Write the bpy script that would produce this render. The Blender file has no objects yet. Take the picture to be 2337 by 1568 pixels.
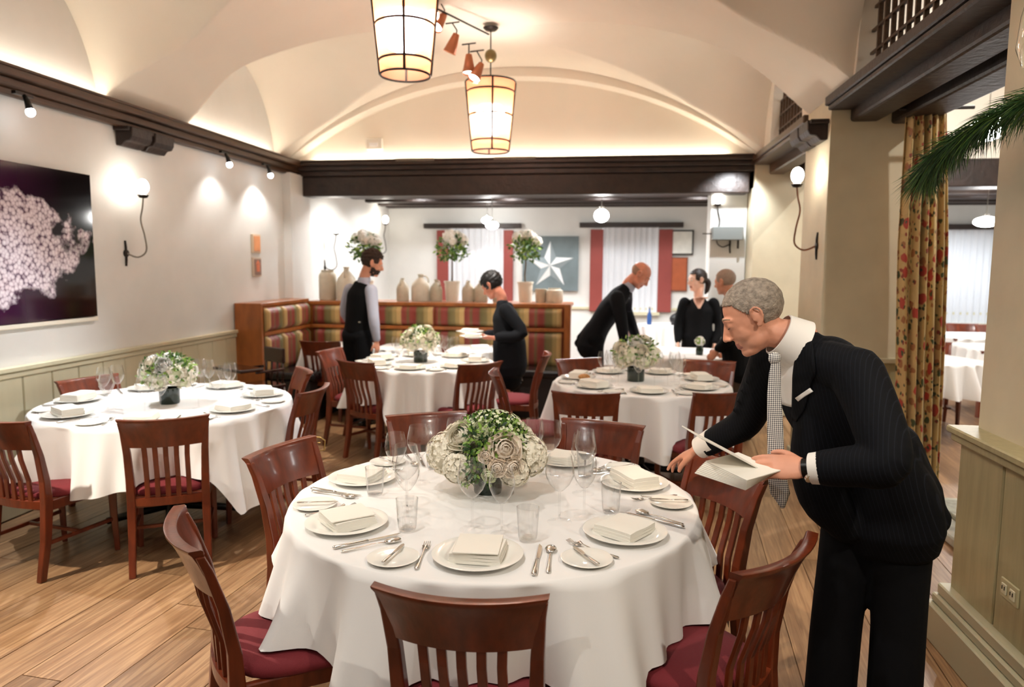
import bpy, bmesh, math, random
import numpy as np
from mathutils import Vector, Matrix, Quaternion
R = math.radians; PI = math.pi
rnd = random.Random(7)
scene = bpy.context.scene
COL = scene.collection

# ------------------------------------------------------------------ camera, world, exposure
F_PX = 1640.0
yaw, pitch, roll = -0.142, 0.1077, 0.006
cam_d = bpy.data.cameras.new('camera'); cam = bpy.data.objects.new('camera', cam_d); COL.objects.link(cam)
fw = Vector((math.sin(yaw)*math.cos(pitch), math.cos(yaw)*math.cos(pitch), -math.sin(pitch)))
rt = Vector((math.cos(yaw), -math.sin(yaw), 0)); up = rt.cross(fw)
r2 = math.cos(roll)*rt + math.sin(roll)*up; u2 = -math.sin(roll)*rt + math.cos(roll)*up
cam.matrix_world = Matrix(((r2.x, u2.x, -fw.x, 0), (r2.y, u2.y, -fw.y, 0), (r2.z, u2.z, -fw.z, 1.64), (0, 0, 0, 1)))
cam_d.sensor_width = 36.0; cam_d.sensor_fit = 'HORIZONTAL'; cam_d.lens = 36.0*F_PX/2337.0
cam_d.clip_start = 0.05; cam_d.clip_end = 60
cam_d.dof.use_dof = True; cam_d.dof.focus_distance = 2.45; cam_d.dof.aperture_fstop = 2.6
scene.camera = cam

world = bpy.data.worlds.new('world'); scene.world = world; world.use_nodes = True
bg = world.node_tree.nodes['Background']; bg.inputs[0].default_value = (1.0, 0.93, 0.85, 1); bg.inputs[1].default_value = 0.3
scene.view_settings.view_transform = 'Standard'; scene.view_settings.look = 'None'
scene.view_settings.gamma = 1.0; scene.view_settings.use_curve_mapping = False
scene.view_settings.exposure = 0.8

def lamp(kind, name, loc, power, color, target=None, size=0.05, spot=60, blend=0.5):
    d = bpy.data.lights.new(name, kind); d.energy = power; d.color = color
    if kind == 'SPOT':
        d.spot_size = R(spot); d.spot_blend = blend; d.shadow_soft_size = size
    elif kind == 'POINT': d.shadow_soft_size = size
    o = bpy.data.objects.new(name, d); COL.objects.link(o); o.location = loc
    if target is not None:
        o.rotation_euler = (Vector(target)-Vector(loc)).to_track_quat('-Z', 'Y').to_euler()
    return o
WARM = (1.0, 0.91, 0.78); SOFT = (1.0, 0.975, 0.94); COOL = (0.90, 0.95, 1.0)
SPOTS = [  # spotlights of the ceiling track and of the cornices: position, target, power, cone, colour
 ((-0.9, 1.2, 3.70), (-0.5, 2.7, 0.76), 50, 75, SOFT),
 ((-1.45, 3.2, 3.70), (-0.45, 2.5, 0.76), 32, 75, SOFT),
 ((-3.62, 2.3, 2.58), (-2.0, 2.7, 0.0), 230, 62, WARM),
 ((-3.62, 4.18, 2.58), (-2.9, 4.0, 0.76), 80, 80, COOL),
 ((-1.50, 6.2, 3.60), (-2.7, 4.2, 0.76), 230, 50, COOL),
 ((-1.40, 6.2, 3.42), (-1.6, 6.4, 0.76), 190, 62, (1, .95, .88)),
 ((-1.27, 6.2, 3.26), (0.2, 5.5, 0.76), 110, 52, SOFT),
 ((-1.21, 6.2, 3.20), (-1.5, 8.2, 1.0), 70, 60, SOFT),
 ((-3.62, 6.50, 2.58), (-3.85, 6.6, 1.5), 7, 110, SOFT),
 ((-3.62, 7.35, 2.58), (-3.85, 7.4, 1.5), 14, 110, SOFT),
 ((1.20, 0.6, 2.75), (0.4, 2.6, 0.9), 60, 70, WARM),
 ((1.35, 1.6, 2.75), (1.3, 3.0, 0.1), 30, 60, WARM),
]
# unseen fill lights added overhead to brighten the rear room
for x in (-3.0, -1.6, -.2, 1.2):
    for y in (9.28, 10.57): SPOTS.append(((x, y, 2.74), (x, y+.05, 0), 62 if y < 10 else 36, 155, (.97, .98, 1)))
SPOTS += [((-.9, 1.2, 3.70), (.44, 2.92, .72), 95, 13, (1, .72, .45)), ((1.40, 4.9, 2.68), (.8, 6.2, .8), 30, 22, (1, .72, .45)),  # narrow warm spots added to tint two chair backs orange
 ((3.4, 9.6, 2.74), (3.4, 9.7, 0), 120, 150, COOL), ((5.0, 10.4, 2.74), (5.0, 10.5, 0), 130, 150, COOL), ((3.2, 6.4, 3.88), (3.2, 6.4, 0), 130, 140, (1, .96, .92)), ((3.6, 4.2, 3.88), (3.3, 4.2, 0), 120, 140, (1, .96, .92)),  # unseen fills added to brighten the room beyond the curtain
 ((-1.2, .6, 3.75), (-1.2, .8, 0), 30, 155, SOFT), ((-1.2, -1.4, 3.75), (-1.0, -.6, 0), 45, 150, SOFT), ((-.4, 8.48, 2.44), (-.4, 9.6, 0), 40, 150, SOFT), ((1.25, 8.0, 2.66), (1.25, 9.2, 1.2), 35, 110, COOL)]  # added fills: overhead near the camera, under the back beam, onto the white pier
for i, (p, t, w, s, c) in enumerate(SPOTS):
    lamp('SPOT', 'track_or_fill_spot', p, w, c, t, 0.03, s, 0.6)

# ------------------------------------------------------------------ helpers
def srgb(h):
    h = h.lstrip('#'); v = [int(h[i:i+2], 16)/255 for i in (0, 2, 4)]
    return tuple((c/12.92 if c <= .04045 else ((c+.055)/1.055)**2.4) for c in v)+(1,)
def tag(o, label=None, cat=None, group=None, kind=None):
    if label: o['label'] = label
    if cat: o['category'] = cat
    if group: o['group'] = group
    if kind: o['kind'] = kind
    return o
def empty(name, loc=(0, 0, 0), rz=0, label=None, cat=None, group=None):
    o = bpy.data.objects.new(name, None); COL.objects.link(o); o.location = loc; o.rotation_euler = (0, 0, rz)
    o.empty_display_size = 0.05
    return tag(o, label, cat, group)
CH = {}
def note(o, parent):
    if parent is not None: CH.setdefault(parent.name, []).append(o)
def copy_tree(o, parent=None):
    c = o.copy(); COL.objects.link(c)
    if parent is not None:
        c.parent = parent; c.matrix_parent_inverse = Matrix(); note(c, parent)
    for ch in list(CH.get(o.name, [])): copy_tree(ch, c)
    return c
class MB:
    def __init__(s): s.v = []; s.f = []; s.m = []; s.cm = 0
    def add(s, vs, fs, m=None):
        n = len(s.v); s.v += [tuple(v) for v in vs]; s.f += [tuple(i+n for i in f) for f in fs]
        s.m += [s.cm if m is None else m]*len(fs); return s
    def box(s, c, d, rot=None, m=None):
        x, y, z = d[0]/2, d[1]/2, d[2]/2
        vs = [Vector(p) for p in ((-x,-y,-z),(x,-y,-z),(x,y,-z),(-x,y,-z),(-x,-y,z),(x,-y,z),(x,y,z),(-x,y,z))]
        if rot is not None:
            if not isinstance(rot, Matrix): rot = Matrix.Rotation(rot, 3, 'Z')
            vs = [rot @ v for v in vs]
        c = Vector(c)
        return s.add([v+c for v in vs], [(0,3,2,1),(4,5,6,7),(0,1,5,4),(1,2,6,5),(2,3,7,6),(3,0,4,7)], m)
    def box2(s, a, b, m=None):
        return s.box([(a[i]+b[i])/2 for i in range(3)], [abs(b[i]-a[i]) for i in range(3)], None, m)
    def tube(s, pts, rad, n=8, flat=None, side=None, cap=True, m=None, closed=False):
        """swept tube; rad: number or list; flat: list of ratios for the second axis"""
        pts = [Vector(p) for p in pts]; k = len(pts)
        if not hasattr(rad, '__len__'): rad = [rad]*k
        if flat is None: flat = [1]*k
        elif not hasattr(flat, '__len__'): flat = [flat]*k
        tang = []
        for i in range(k):
            a = pts[(i-1) % k] if closed else pts[max(i-1, 0)]; b = pts[(i+1) % k] if closed else pts[min(i+1, k-1)]
            t = (b-a); tang.append(t.normalized() if t.length > 1e-9 else Vector((0, 0, 1)))
        sd = Vector(side) if side is not None else None
        if sd is None:
            a = Vector((0, 0, 1)) if abs(tang[0].z) < .9 else Vector((1, 0, 0)); cur = tang[0].cross(a).normalized()
        vs = []
        for i in range(k):
            t = tang[i]
            if sd is not None: x = (sd - t*sd.dot(t)).normalized()
            else: cur = (cur - t*cur.dot(t)).normalized(); x = cur
            y = t.cross(x)
            for j in range(n):
                a = 2*PI*j/n; vs.append(pts[i] + x*(rad[i]*math.cos(a)) + y*(rad[i]*flat[i]*math.sin(a)))
        fs = []
        for i in range(k if closed else k-1):
            for j in range(n):
                a = i*n+j; b = i*n+(j+1) % n; c = ((i+1) % k)*n+(j+1) % n; d = ((i+1) % k)*n+j
                fs.append((a, b, c, d))
        if cap and not closed:
            fs.append(tuple(range(n-1, -1, -1))); fs.append(tuple((k-1)*n+j for j in range(n)))
        return s.add(vs, fs, m)
    def limb(s, pts, rad, n=14, flat=1, side=None, m=None, sub=4):
        """rounded limb with hemispherical ends through the points (for remeshed bodies)"""
        P = [Vector(p) for p in pts]; k = len(P)
        if not hasattr(rad, '__len__'): rad = [rad]*k
        if not hasattr(flat, '__len__'): flat = [flat]*k
        Q = []; RR = []; FF = []
        for i in range(k-1):
            p0 = P[max(i-1, 0)]; p1 = P[i]; p2 = P[i+1]; p3 = P[min(i+2, k-1)]
            for j in range(sub):
                t = j/sub; t2 = t*t; t3 = t2*t
                Q.append(0.5*((2*p1)+(-p0+p2)*t+(2*p0-5*p1+4*p2-p3)*t2+(-p0+3*p1-3*p2+p3)*t3))
                e = t*t*(3-2*t); RR.append(rad[i]*(1-e)+rad[i+1]*e); FF.append(flat[i]*(1-e)+flat[i+1]*e)
        Q.append(P[-1]); RR.append(rad[-1]); FF.append(flat[-1])
        d0 = (Q[0]-Q[1]).normalized(); d1 = (Q[-1]-Q[-2]).normalized()
        f0 = min(1, FF[0]); f1 = min(1, FF[-1])
        pre = [(Q[0]+d0*RR[0]*f0*math.sin(a), RR[0]*math.cos(a), FF[0]) for a in (R(85), R(60), R(30))]
        post = [(Q[-1]+d1*RR[-1]*f1*math.sin(a), RR[-1]*math.cos(a), FF[-1]) for a in (R(30), R(60), R(85))]
        al = pre+list(zip(Q, RR, FF))+post
        return s.tube([a[0] for a in al], [a[1] for a in al], n, [a[2] for a in al], side, True, m)
    def ell(s, c, r, rot=None, nu=20, nv=12, m=None):
        c = Vector(c); vs = []; fs = []
        if not hasattr(r, '__len__'): r = (r, r, r)
        for i in range(1, nv):
            a = PI*i/nv
            for j in range(nu):
                b = 2*PI*j/nu; p = Vector((r[0]*math.sin(a)*math.cos(b), r[1]*math.sin(a)*math.sin(b), r[2]*math.cos(a)))
                vs.append(c+(rot@p if rot is not None else p))
        t = Vector((0, 0, r[2])); b_ = Vector((0, 0, -r[2]))
        vs.append(c+(rot@t if rot is not None else t)); vs.append(c+(rot@b_ if rot is not None else b_))
        T = len(vs)-2; B = T+1
        for i in range(nv-2):
            for j in range(nu):
                k = (j+1) % nu; fs.append((i*nu+j, (i+1)*nu+j, (i+1)*nu+k, i*nu+k))
        for j in range(nu):
            k = (j+1) % nu; fs.append((T, j, k)); fs.append((B, (nv-2)*nu+k, (nv-2)*nu+j))
        return s.add(vs, fs, m)
    def lathe(s, prof, c=(0, 0, 0), n=24, m=None, cap=False, a0=0, rot=None):
        c = Vector(c); vs = []; fs = []; k = len(prof)
        for (r, z) in prof:
            for j in range(n):
                a = a0+2*PI*j/n; p = Vector((r*math.cos(a), r*math.sin(a), z))
                vs.append(c+(rot@p if rot is not None else p))
        for i in range(k-1):
            for j in range(n):
                jj = (j+1) % n; fs.append((i*n+j, i*n+jj, (i+1)*n+jj, (i+1)*n+j))
        if cap: fs.append(tuple(range(n-1, -1, -1))); fs.append(tuple((k-1)*n+j for j in range(n)))
        return s.add(vs, fs, m)
    def grid(s, fn, nu, nv, m=None, cu=False, flip=False):
        vs = [fn(i/nu, j/nv) for i in range(nu+(0 if cu else 1)) for j in range(nv+1)]
        fs = []; M = nu if cu else nu+1
        for i in range(nu):
            for j in range(nv):
                a = i*(nv+1)+j; b = ((i+1) % M)*(nv+1)+j
                q = (a, b, b+1, a+1); fs.append(q[::-1] if flip else q)
        return s.add(vs, fs, m)
    def prism(s, poly, fn0, fn1, m=None):
        """poly: 2D outline; fn0/fn1 map (u,v)->3D for the two faces"""
        n = len(poly); vs = [fn0(*p) for p in poly]+[fn1(*p) for p in poly]
        fs = [tuple(range(n-1, -1, -1)), tuple(range(n, 2*n))]+[(i, (i+1) % n, n+(i+1) % n, n+i) for i in range(n)]
        return s.add(vs, fs, m)
    def mesh(s, name, mats, smooth=False):
        me = bpy.data.meshes.new(name); me.from_pydata(s.v, [], s.f)
        if not isinstance(mats, (list, tuple)): mats = [mats]
        for k in mats: me.materials.append(k)
        if any(s.m): me.polygons.foreach_set('material_index', s.m)
        if smooth: me.polygons.foreach_set('use_smooth', [True]*len(me.polygons))
        me.update(); return me
    def build(s, name, mats, parent=None, smooth=False, bevel=0, seg=1, angle=None, recalc=False, solid=0, loc=None, subsurf=0):
        me = s.mesh(name, mats, smooth)
        if recalc:
            bm = bmesh.new(); bm.from_mesh(me); bmesh.ops.recalc_face_normals(bm, faces=bm.faces); bm.to_mesh(me); bm.free()
        o = bpy.data.objects.new(name, me); COL.objects.link(o)
        if loc is not None: o.location = loc
        if parent is not None: o.parent = parent; note(o, parent)
        if solid: md = o.modifiers.new('solid', 'SOLIDIFY'); md.thickness = solid; md.offset = 0
        if bevel: md = o.modifiers.new('bevel', 'BEVEL'); md.width = bevel; md.segments = seg; md.limit_method = 'ANGLE'; md.angle_limit = R(40)
        if subsurf: md = o.modifiers.new('sub', 'SUBSURF'); md.levels = subsurf; md.render_levels = subsurf
        if smooth and angle:
            me.set_sharp_from_angle(angle=R(angle))
        return o
def fuse(mb, name, mats, parent, voxel, smooth=2, fac=0.5):
    """join overlapping closed shapes into one continuous skin"""
    me = mb.mesh(name+'_src', mats); tmp = bpy.data.objects.new('tmp', me); COL.objects.link(tmp)
    md = tmp.modifiers.new('r', 'REMESH'); md.mode = 'VOXEL'; md.voxel_size = voxel; md.use_smooth_shade = True
    if smooth: sm = tmp.modifiers.new('s', 'SMOOTH'); sm.factor = fac; sm.iterations = smooth
    dg = bpy.context.evaluated_depsgraph_get(); dg.update()
    new = bpy.data.meshes.new_from_object(tmp.evaluated_get(dg))
    bpy.data.objects.remove(tmp); bpy.data.meshes.remove(me)
    new.name = name; new.materials.clear()
    for k in (mats if isinstance(mats, (list, tuple)) else [mats]): new.materials.append(k)
    new.polygons.foreach_set('use_smooth', [True]*len(new.polygons)); new.polygons.foreach_set('material_index', [0]*len(new.polygons))
    o = bpy.data.objects.new(name, new); COL.objects.link(o)
    if parent is not None: o.parent = parent; note(o, parent)
    return o
def struct(name, mb, mats, parent=None, **k):
    o = mb.build(name, mats, parent, **k)
    if parent is None: o['kind'] = 'structure'
    return o

# ------------------------------------------------------------------ materials
def mat(name, col, rough=0.5, metal=0, spec=0.5, coat=0, bump=0, bscale=50, var=0, vscale=6, sheen=0, emit=None, es=0, stretch=None, alpha=1, trans=0, obj=True):
    m = bpy.data.materials.new(name); m.use_nodes = True; nt = m.node_tree; b = nt.nodes['Principled BSDF']
    c = srgb(col) if isinstance(col, str) else tuple(col)+(1,)*(4-len(col))
    b.inputs['Base Color'].default_value = c; b.inputs['Roughness'].default_value = rough; b.inputs['Metallic'].default_value = metal
    b.inputs['Specular IOR Level'].default_value = spec; b.inputs['Coat Weight'].default_value = coat; b.inputs['Coat Roughness'].default_value = 0.12
    b.inputs['Sheen Weight'].default_value = sheen; b.inputs['Transmission Weight'].default_value = trans
    if emit: b.inputs['Emission Color'].default_value = srgb(emit) if isinstance(emit, str) else emit; b.inputs['Emission Strength'].default_value = es
    if bump or var:
        tc = nt.nodes.new('ShaderNodeTexCoord'); mp = nt.nodes.new('ShaderNodeMapping'); nt.links.new(tc.outputs['Object'], mp.inputs[0])
        if stretch: mp.inputs['Scale'].default_value = stretch
        if var:
            n = nt.nodes.new('ShaderNodeTexNoise'); n.inputs['Scale'].default_value = vscale; n.inputs['Detail'].default_value = 5; nt.links.new(mp.outputs[0], n.inputs[0])
            mx = nt.nodes.new('ShaderNodeMixRGB'); mx.blend_type = 'MIX'; mx.inputs[1].default_value = tuple(x*(1-var) for x in c[:3])+(1,); mx.inputs[2].default_value = tuple(min(1, x*(1+var)) for x in c[:3])+(1,)
            rp = nt.nodes.new('ShaderNodeValToRGB'); rp.color_ramp.elements[0].position = .3; rp.color_ramp.elements[1].position = .7
            nt.links.new(n.outputs[0], rp.inputs[0]); nt.links.new(rp.outputs[0], mx.inputs[0]); nt.links.new(mx.outputs[0], b.inputs['Base Color'])
        if bump:
            n2 = nt.nodes.new('ShaderNodeTexNoise'); n2.inputs['Scale'].default_value = bscale; n2.inputs['Detail'].default_value = 4; nt.links.new(mp.outputs[0], n2.inputs[0])
            bp = nt.nodes.new('ShaderNodeBump'); bp.inputs['Strength'].default_value = bump; bp.inputs['Distance'].default_value = 0.01
            nt.links.new(n2.outputs[0], bp.inputs['Height']); nt.links.new(bp.outputs[0], b.inputs['Normal'])
    return m
def glass_mat(name, tint=(1, 1, 1), refl=1.0, base=.07):
    m = bpy.data.materials.new(name); m.use_nodes = True; nt = m.node_tree; nt.nodes.clear()
    o = nt.nodes.new('ShaderNodeOutputMaterial'); t = nt.nodes.new('ShaderNodeBsdfTransparent'); t.inputs[0].default_value = tint+(1,)
    g = nt.nodes.new('ShaderNodeBsdfGlossy'); g.inputs['Roughness'].default_value = 0.02
    lw = nt.nodes.new('ShaderNodeLayerWeight'); lw.inputs[0].default_value = 0.5
    mu = nt.nodes.new('ShaderNodeMath'); mu.operation = 'MULTIPLY_ADD'; mu.inputs[1].default_value = refl; mu.inputs[2].default_value = base
    mx = nt.nodes.new('ShaderNodeMixShader'); nt.links.new(lw.outputs['Facing'], mu.inputs[0])
    pw = nt.nodes.new('ShaderNodeMath'); pw.operation = 'POWER'; pw.inputs[1].default_value = 3.0; nt.links.new(lw.outputs['Facing'], pw.inputs[0]); nt.links.new(pw.outputs[0], mu.inputs[0])
    nt.links.new(mu.outputs[0], mx.inputs[0]); nt.links.new(t.outputs[0], mx.inputs[1]); nt.links.new(g.outputs[0], mx.inputs[2]); nt.links.new(mx.outputs[0], o.inputs[0])
    return m
def emat(name, col, s):
    m = bpy.data.materials.new(name); m.use_nodes = True; nt = m.node_tree; nt.nodes.clear()
    o = nt.nodes.new('ShaderNodeOutputMaterial'); e = nt.nodes.new('ShaderNodeEmission'); e.inputs[0].default_value = tuple(col)+(1,); e.inputs[1].default_value = s
    nt.links.new(e.outputs[0], o.inputs[0]); return m
def world_wood(name, c1, c2, c3, ang=0, rough=0.38, plank=None):
    """floor boards: grain stretched along the boards, a different tone for every board"""
    m = bpy.data.materials.new(name); m.use_nodes = True; nt = m.node_tree; N = nt.nodes.new; L = nt.links.new; b = nt.nodes['Principled BSDF']
    g = N('ShaderNodeNewGeometry'); mp = N('ShaderNodeMapping'); mp.inputs['Rotation'].default_value = (0, 0, ang); L(g.outputs['Position'], mp.inputs[0])
    oi = N('ShaderNodeObjectInfo'); ad = N('ShaderNodeVectorMath'); ad.operation = 'ADD'
    if plank:
        br = N('ShaderNodeTexBrick'); br.inputs['Scale'].default_value = 1; br.inputs['Brick Width'].default_value = 2.4; br.inputs['Row Height'].default_value = plank
        br.inputs['Mortar Size'].default_value = 0.003; br.inputs['Color1'].default_value = (0, 0, 0, 1); br.inputs['Color2'].default_value = (1, 1, 1, 1); br.inputs['Mortar'].default_value = (0.5, .5, .5, 1)
        m2 = N('ShaderNodeMapping'); m2.inputs['Rotation'].default_value = (0, 0, PI/2); L(mp.outputs[0], m2.inputs[0]); L(m2.outputs[0], br.inputs['Vector'])
        rndv = br.outputs['Color']
    else: rndv = oi.outputs['Random']
    sc = N('ShaderNodeMath'); sc.operation = 'MULTIPLY'; sc.inputs[1].default_value = 37.0; L(rndv, sc.inputs[0])
    L(mp.outputs[0], ad.inputs[0]); L(sc.outputs[0], ad.inputs[1])
    ms = N('ShaderNodeMapping'); ms.inputs['Scale'].default_value = (20, 0.9, 1); L(ad.outputs[0], ms.inputs[0])
    n = N('ShaderNodeTexNoise'); n.inputs['Scale'].default_value = 2.2; n.inputs['Detail'].default_value = 8; n.inputs['Distortion'].default_value = 1.2; L(ms.outputs[0], n.inputs[0])
    rp = N('ShaderNodeValToRGB'); e = rp.color_ramp.elements; e[0].position = .25; e[0].color = srgb(c1); e[1].position = .62; e[1].color = srgb(c2); x = e.new(.5); x.color = srgb(c3)
    L(n.outputs[0], rp.inputs[0])
    n2 = N('ShaderNodeTexNoise'); n2.inputs['Scale'].default_value = 1.1; n2.inputs['Detail'].default_value = 2; L(ad.outputs[0], n2.inputs[0])
    hs = N('ShaderNodeHueSaturation'); mr = N('ShaderNodeMapRange'); mr.inputs[3].default_value = 0.74; mr.inputs[4].default_value = 1.12; L(rndv, mr.inputs[0]); L(mr.outputs[0], hs.inputs['Value']); L(rp.outputs[0], hs.inputs['Color'])
    L(hs.outputs[0], b.inputs['Base Color']); b.inputs['Roughness'].default_value = rough
    bp = N('ShaderNodeBump'); bp.inputs['Strength'].default_value = .12; bp.inputs['Distance'].default_value = .004; L(n.outputs[0], bp.inputs['Height']); L(bp.outputs[0], b.inputs['Normal'])
    return m
M = {}
M['plaster'] = mat('plaster', '#dcdcd8', .55, bump=.15, bscale=9, var=.035, vscale=3.0)
M['vault'] = mat('vault_plaster', '#e8dfd0', .8, bump=.12, bscale=7, var=.03, vscale=1.5)
M['pier'] = mat('pier_plaster', '#d3c8ac', .6, bump=.12, bscale=12, var=.05, vscale=5)
M['wains'] = mat('sage_paint', '#c9c3a6', .42, var=.03, vscale=20, stretch=(1, 1, .15))
M['wains2'] = mat('sage_paint_dark', '#a39872', .4, var=.10, vscale=10, stretch=(3, 3, .4), bump=.1, bscale=30)
M['beam'] = mat('dark_oak', '#291b14', .5, var=.4, vscale=9, bump=.5, bscale=22, stretch=(1, 1, 1))
M['cornice'] = mat('oak_cornice', '#4a3322', .38, var=.3, vscale=14, bump=.12, bscale=30, stretch=(4, .25, 4))
M['wood'] = mat('mahogany', '#682a12', .3, coat=.3, var=.32, vscale=16, stretch=(1.6, 1.6, .35), bump=.05, bscale=60)
M['oak'] = mat('orange_oak', '#9c5a26', .35, coat=.3, var=.2, vscale=14, stretch=(1, 1, .3))
M['seat'] = mat('crimson_fabric', '#741a22', .8, sheen=.03, bump=.25, bscale=420, var=.06, vscale=300)
M['linen'] = mat('white_linen', '#efedea', .85, sheen=.05, bump=.04, bscale=500)
M['napkin'] = mat('napkin_linen', '#efebe0', .8, bump=.05, bscale=500)
M['china'] = mat('white_china', '#eeece4', .12, spec=.6)
M['card'] = mat('cream_card', '#f1ece0', .6)
M['steel'] = mat('cutlery_steel', '#dcdad6', .2, metal=1)
M['glass'] = glass_mat('clear_glass'); M['glass_foot'] = glass_mat('glass_foot', refl=.22, base=.02)
M['iron'] = mat('wrought_iron', '#2a221c', .45, metal=.6)
M['black'] = mat('black_metal', '#0d0c0c', .35, metal=.3)
M['skin'] = mat('skin', '#d6977b', .5, var=.06, vscale=25)
M['skin_pale'] = mat('skin_pale', '#e6b9a2', .5, var=.05, vscale=25)
M['skin_red'] = mat('skin_ruddy', '#d68d74', .45, var=.08, vscale=22)
M['floor'] = world_wood('floor_boards_distant', '#775640', '#a7825f', '#8f6e50', R(5), .34, 0.19)
M['plank'] = world_wood('floor_board', '#77563a', '#a98560', '#957150', R(5), .34)

# ------------------------------------------------------------------ room shell
XL, XR, YB, ZS = -3.85, 1.48, 8.34, 2.84
XC = (XL+XR)/2; HW = (XR-XL)/2
BAYS = [-4.31, -1.49, 1.33, 4.15, 6.97]
def vault_z(x, y):
    d = abs(x-XC); rise = 0.98; Rr = (HW*HW+rise*rise)/(2*rise)
    zl = ZS-(Rr-rise)+math.sqrt(max(Rr*Rr-d*d, 0))
    t = min(1, max(0, (HW-d)/0.75)); t = t*t*(3-2*t)
    hw = 0.87+0.36*t; zc = ZS
    for yc in BAYS:
        v = abs(y-yc)/hw
        if v < 1: zc = ZS+(0.90+0.08*t)*(1-v**2.15)**0.62; break
    return max(zl, zc)
def build_ceiling():
    mb = MB(); xs = [XL+(XR-XL)*i/110 for i in range(111)]; y0 = -3.0
    ny = 620
    mb.grid(lambda u, v: (XL+(XR-XL)*u, y0+(YB-y0)*v, vault_z(XL+(XR-XL)*u, y0+(YB-y0)*v)), 230, ny)
    o = struct('ceiling', mb, M['vault'], smooth=True)
    mb = MB(); mb.box2((XR+.15, -3, 3.92), (6.4, YB+.3, 4.05)); struct('ceiling', mb, M['vault'])
    mb = MB(); mb.box2((XL-.2, YB+.26, 2.76), (6.4, 12.1, 2.9)); struct('ceiling', mb, M['plaster'])
    mb = MB(); mb.box2((XL-.2, -3.2, 3.95), (XR+.15, YB+.3, 4.1)); struct('ceiling', mb, M['vault'])
build_ceiling()

def build_floor():
    mb = MB(); mb.box2((XL-.2, -3.2, -.12), (6.4, 12.2, -.008)); fl = struct('floor', mb, M['floor'])
    unit = MB(); unit.box((0, 0, -.006), (1, 1, .012)); me = unit.mesh('floor_plank', M['plank'])
    a = R(-5); ca, sa = math.cos(a), math.sin(a); w = .19; n = 0
    rr = random.Random(3); cands = []
    for row in range(-26, 22):
        u = -1.0+rr.random()*2.4
        while u < 9:
            ln = rr.uniform(1.7, 3.2); cv = row*w; cu = u+ln/2
            x = -1.1+cv*math.cos(a)+cu*math.sin(-a); y = -cv*math.sin(-a)+cu*math.cos(a)
            u += ln
            ex = ln/2*abs(sa)
            if XL+.02+ex < x < 2.5 and .9 < y < 8.4: cands.append((y, x, ln))
    cands.sort()
    for y, x, ln in cands[:298]:
        o = bpy.data.objects.new('floor_plank', me); COL.objects.link(o); o.parent = fl
        o.location = (x, y, rr.uniform(-.0009, .0002)); o.rotation_euler = (0, 0, a); o.scale = (w-.0045, ln-.005, 1)
build_floor()

# left wall, its wainscot boards, rail and cornice
mb = MB(); mb.box2((XL-.2, -3.2, 0), (XL, 12.1, 4)); wl = struct('wall_left', mb, M['plaster'])
mb = MB(); mb.box((0, 0, .53), (.018, .246, .82)); bme = mb.mesh('board', M['wains'])
for i in range(28):
    o = bpy.data.objects.new('board', bme); COL.objects.link(o); o.parent = wl; o.location = (XL+.009, .03+.25*i, 0)
    md = o.modifiers.new('bevel', 'BEVEL'); md.width = .006; md.segments = 1
mb = MB(); mb.box2((XL, -3, .94), (XL+.045, 6.86, .975)); mb.box2((XL, -3, .90), (XL+.03, 6.86, .94)); struct('trim_1', mb, M['wains'], bevel=.006)
mb = MB(); mb.box2((XL, -3, 0), (XL+.03, 6.86, .13)); mb.box2((XL, -3, .13), (XL+.02, 6.86, .15)); struct('baseboard_left', mb, M['wains'], bevel=.004)
mb = MB(); mb.box2((XL, 8.02, 0), (XL+.10, 8.55, 2.70)); struct('wall_left', mb, M['plaster'])
def cornice(name, axis, a, b, c, s):
    """stepped oak cornice along an axis; c: wall plane, s: side it grows to"""
    mb = MB()
    for (z0, z1, d) in ((2.69, 2.735, .05), (2.735, 2.79, .09), (2.79, 2.84, .14)):
        if axis == 'y': mb.box2((c, a, z0), (c+s*d, b, z1))
        else: mb.box2((a, c, z0), (b, c+s*d, z1))
    mb.box2((c+s*.125, a, 2.84), (c+s*.14, b, 2.862))
    return struct(name, mb, M['cornice'], bevel=.008, seg=2)
cornice('trim_2', 'y', -3, YB, XL, 1)
# cove light strips resting on the cornices (real uplights of the vault)
cove = emat('cove_light', (1.0, .88, .72), 13.0)
def strip(p, q):
    o = MB().box2(p, q).build('cove_light', cove)
    tag(o, None, 'light strip'); return o
for k, (a, b) in enumerate(((.55, 2.2), (3.35, 5.0), (6.15, 7.75))):
    s1 = strip((XL+.04, a, 2.842), (XL+.075, b, 2.852)); s1['label'] = 'warm cove light strip on the left wall cornice, '+('one nearest the camera', 'one above the flower photograph', 'one nearest the back beam')[k]
s2 = strip((XL+.25, YB-.07, 2.842), (1.2, YB-.035, 2.852)); s2['label'] = 'warm cove light strip lying on top of the beam across the back'

# back beam, lunette and arch band
mb = MB(); mb.box2((XL+.10, YB, 2.455), (1.44, YB+.26, 2.69)); struct('trim_3', mb, M['beam'], bevel=.015, seg=2)
mb = MB()
for (z0, z1, d) in ((2.69, 2.75, .03), (2.75, 2.80, .08), (2.80, 2.84, .13)): mb.box2((XL, YB-d, z0), (XR, YB+.26, z1))
mb.box2((XL+.14, YB-.13, 2.84), (XR, YB-.115, 2.862))
struct('trim_4', mb, mat('beam_cornice', '#2f2018', .45, var=.35, vscale=10, bump=.3, bscale=25), bevel=.008)
mb = MB(); mb.box2((XL-.1, YB, 2.84), (XR+.2, YB+.2, 3.98)); struct('wall_back', mb, M['vault'])
mb = MB()
def arcz(x, rise):
    Rr = (HW*HW+rise*rise)/(2*rise); d = abs(x-XC); return ZS-(Rr-rise)+math.sqrt(max(Rr*Rr-d*d, 0))
n = 60; vs = []; fs = []
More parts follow.
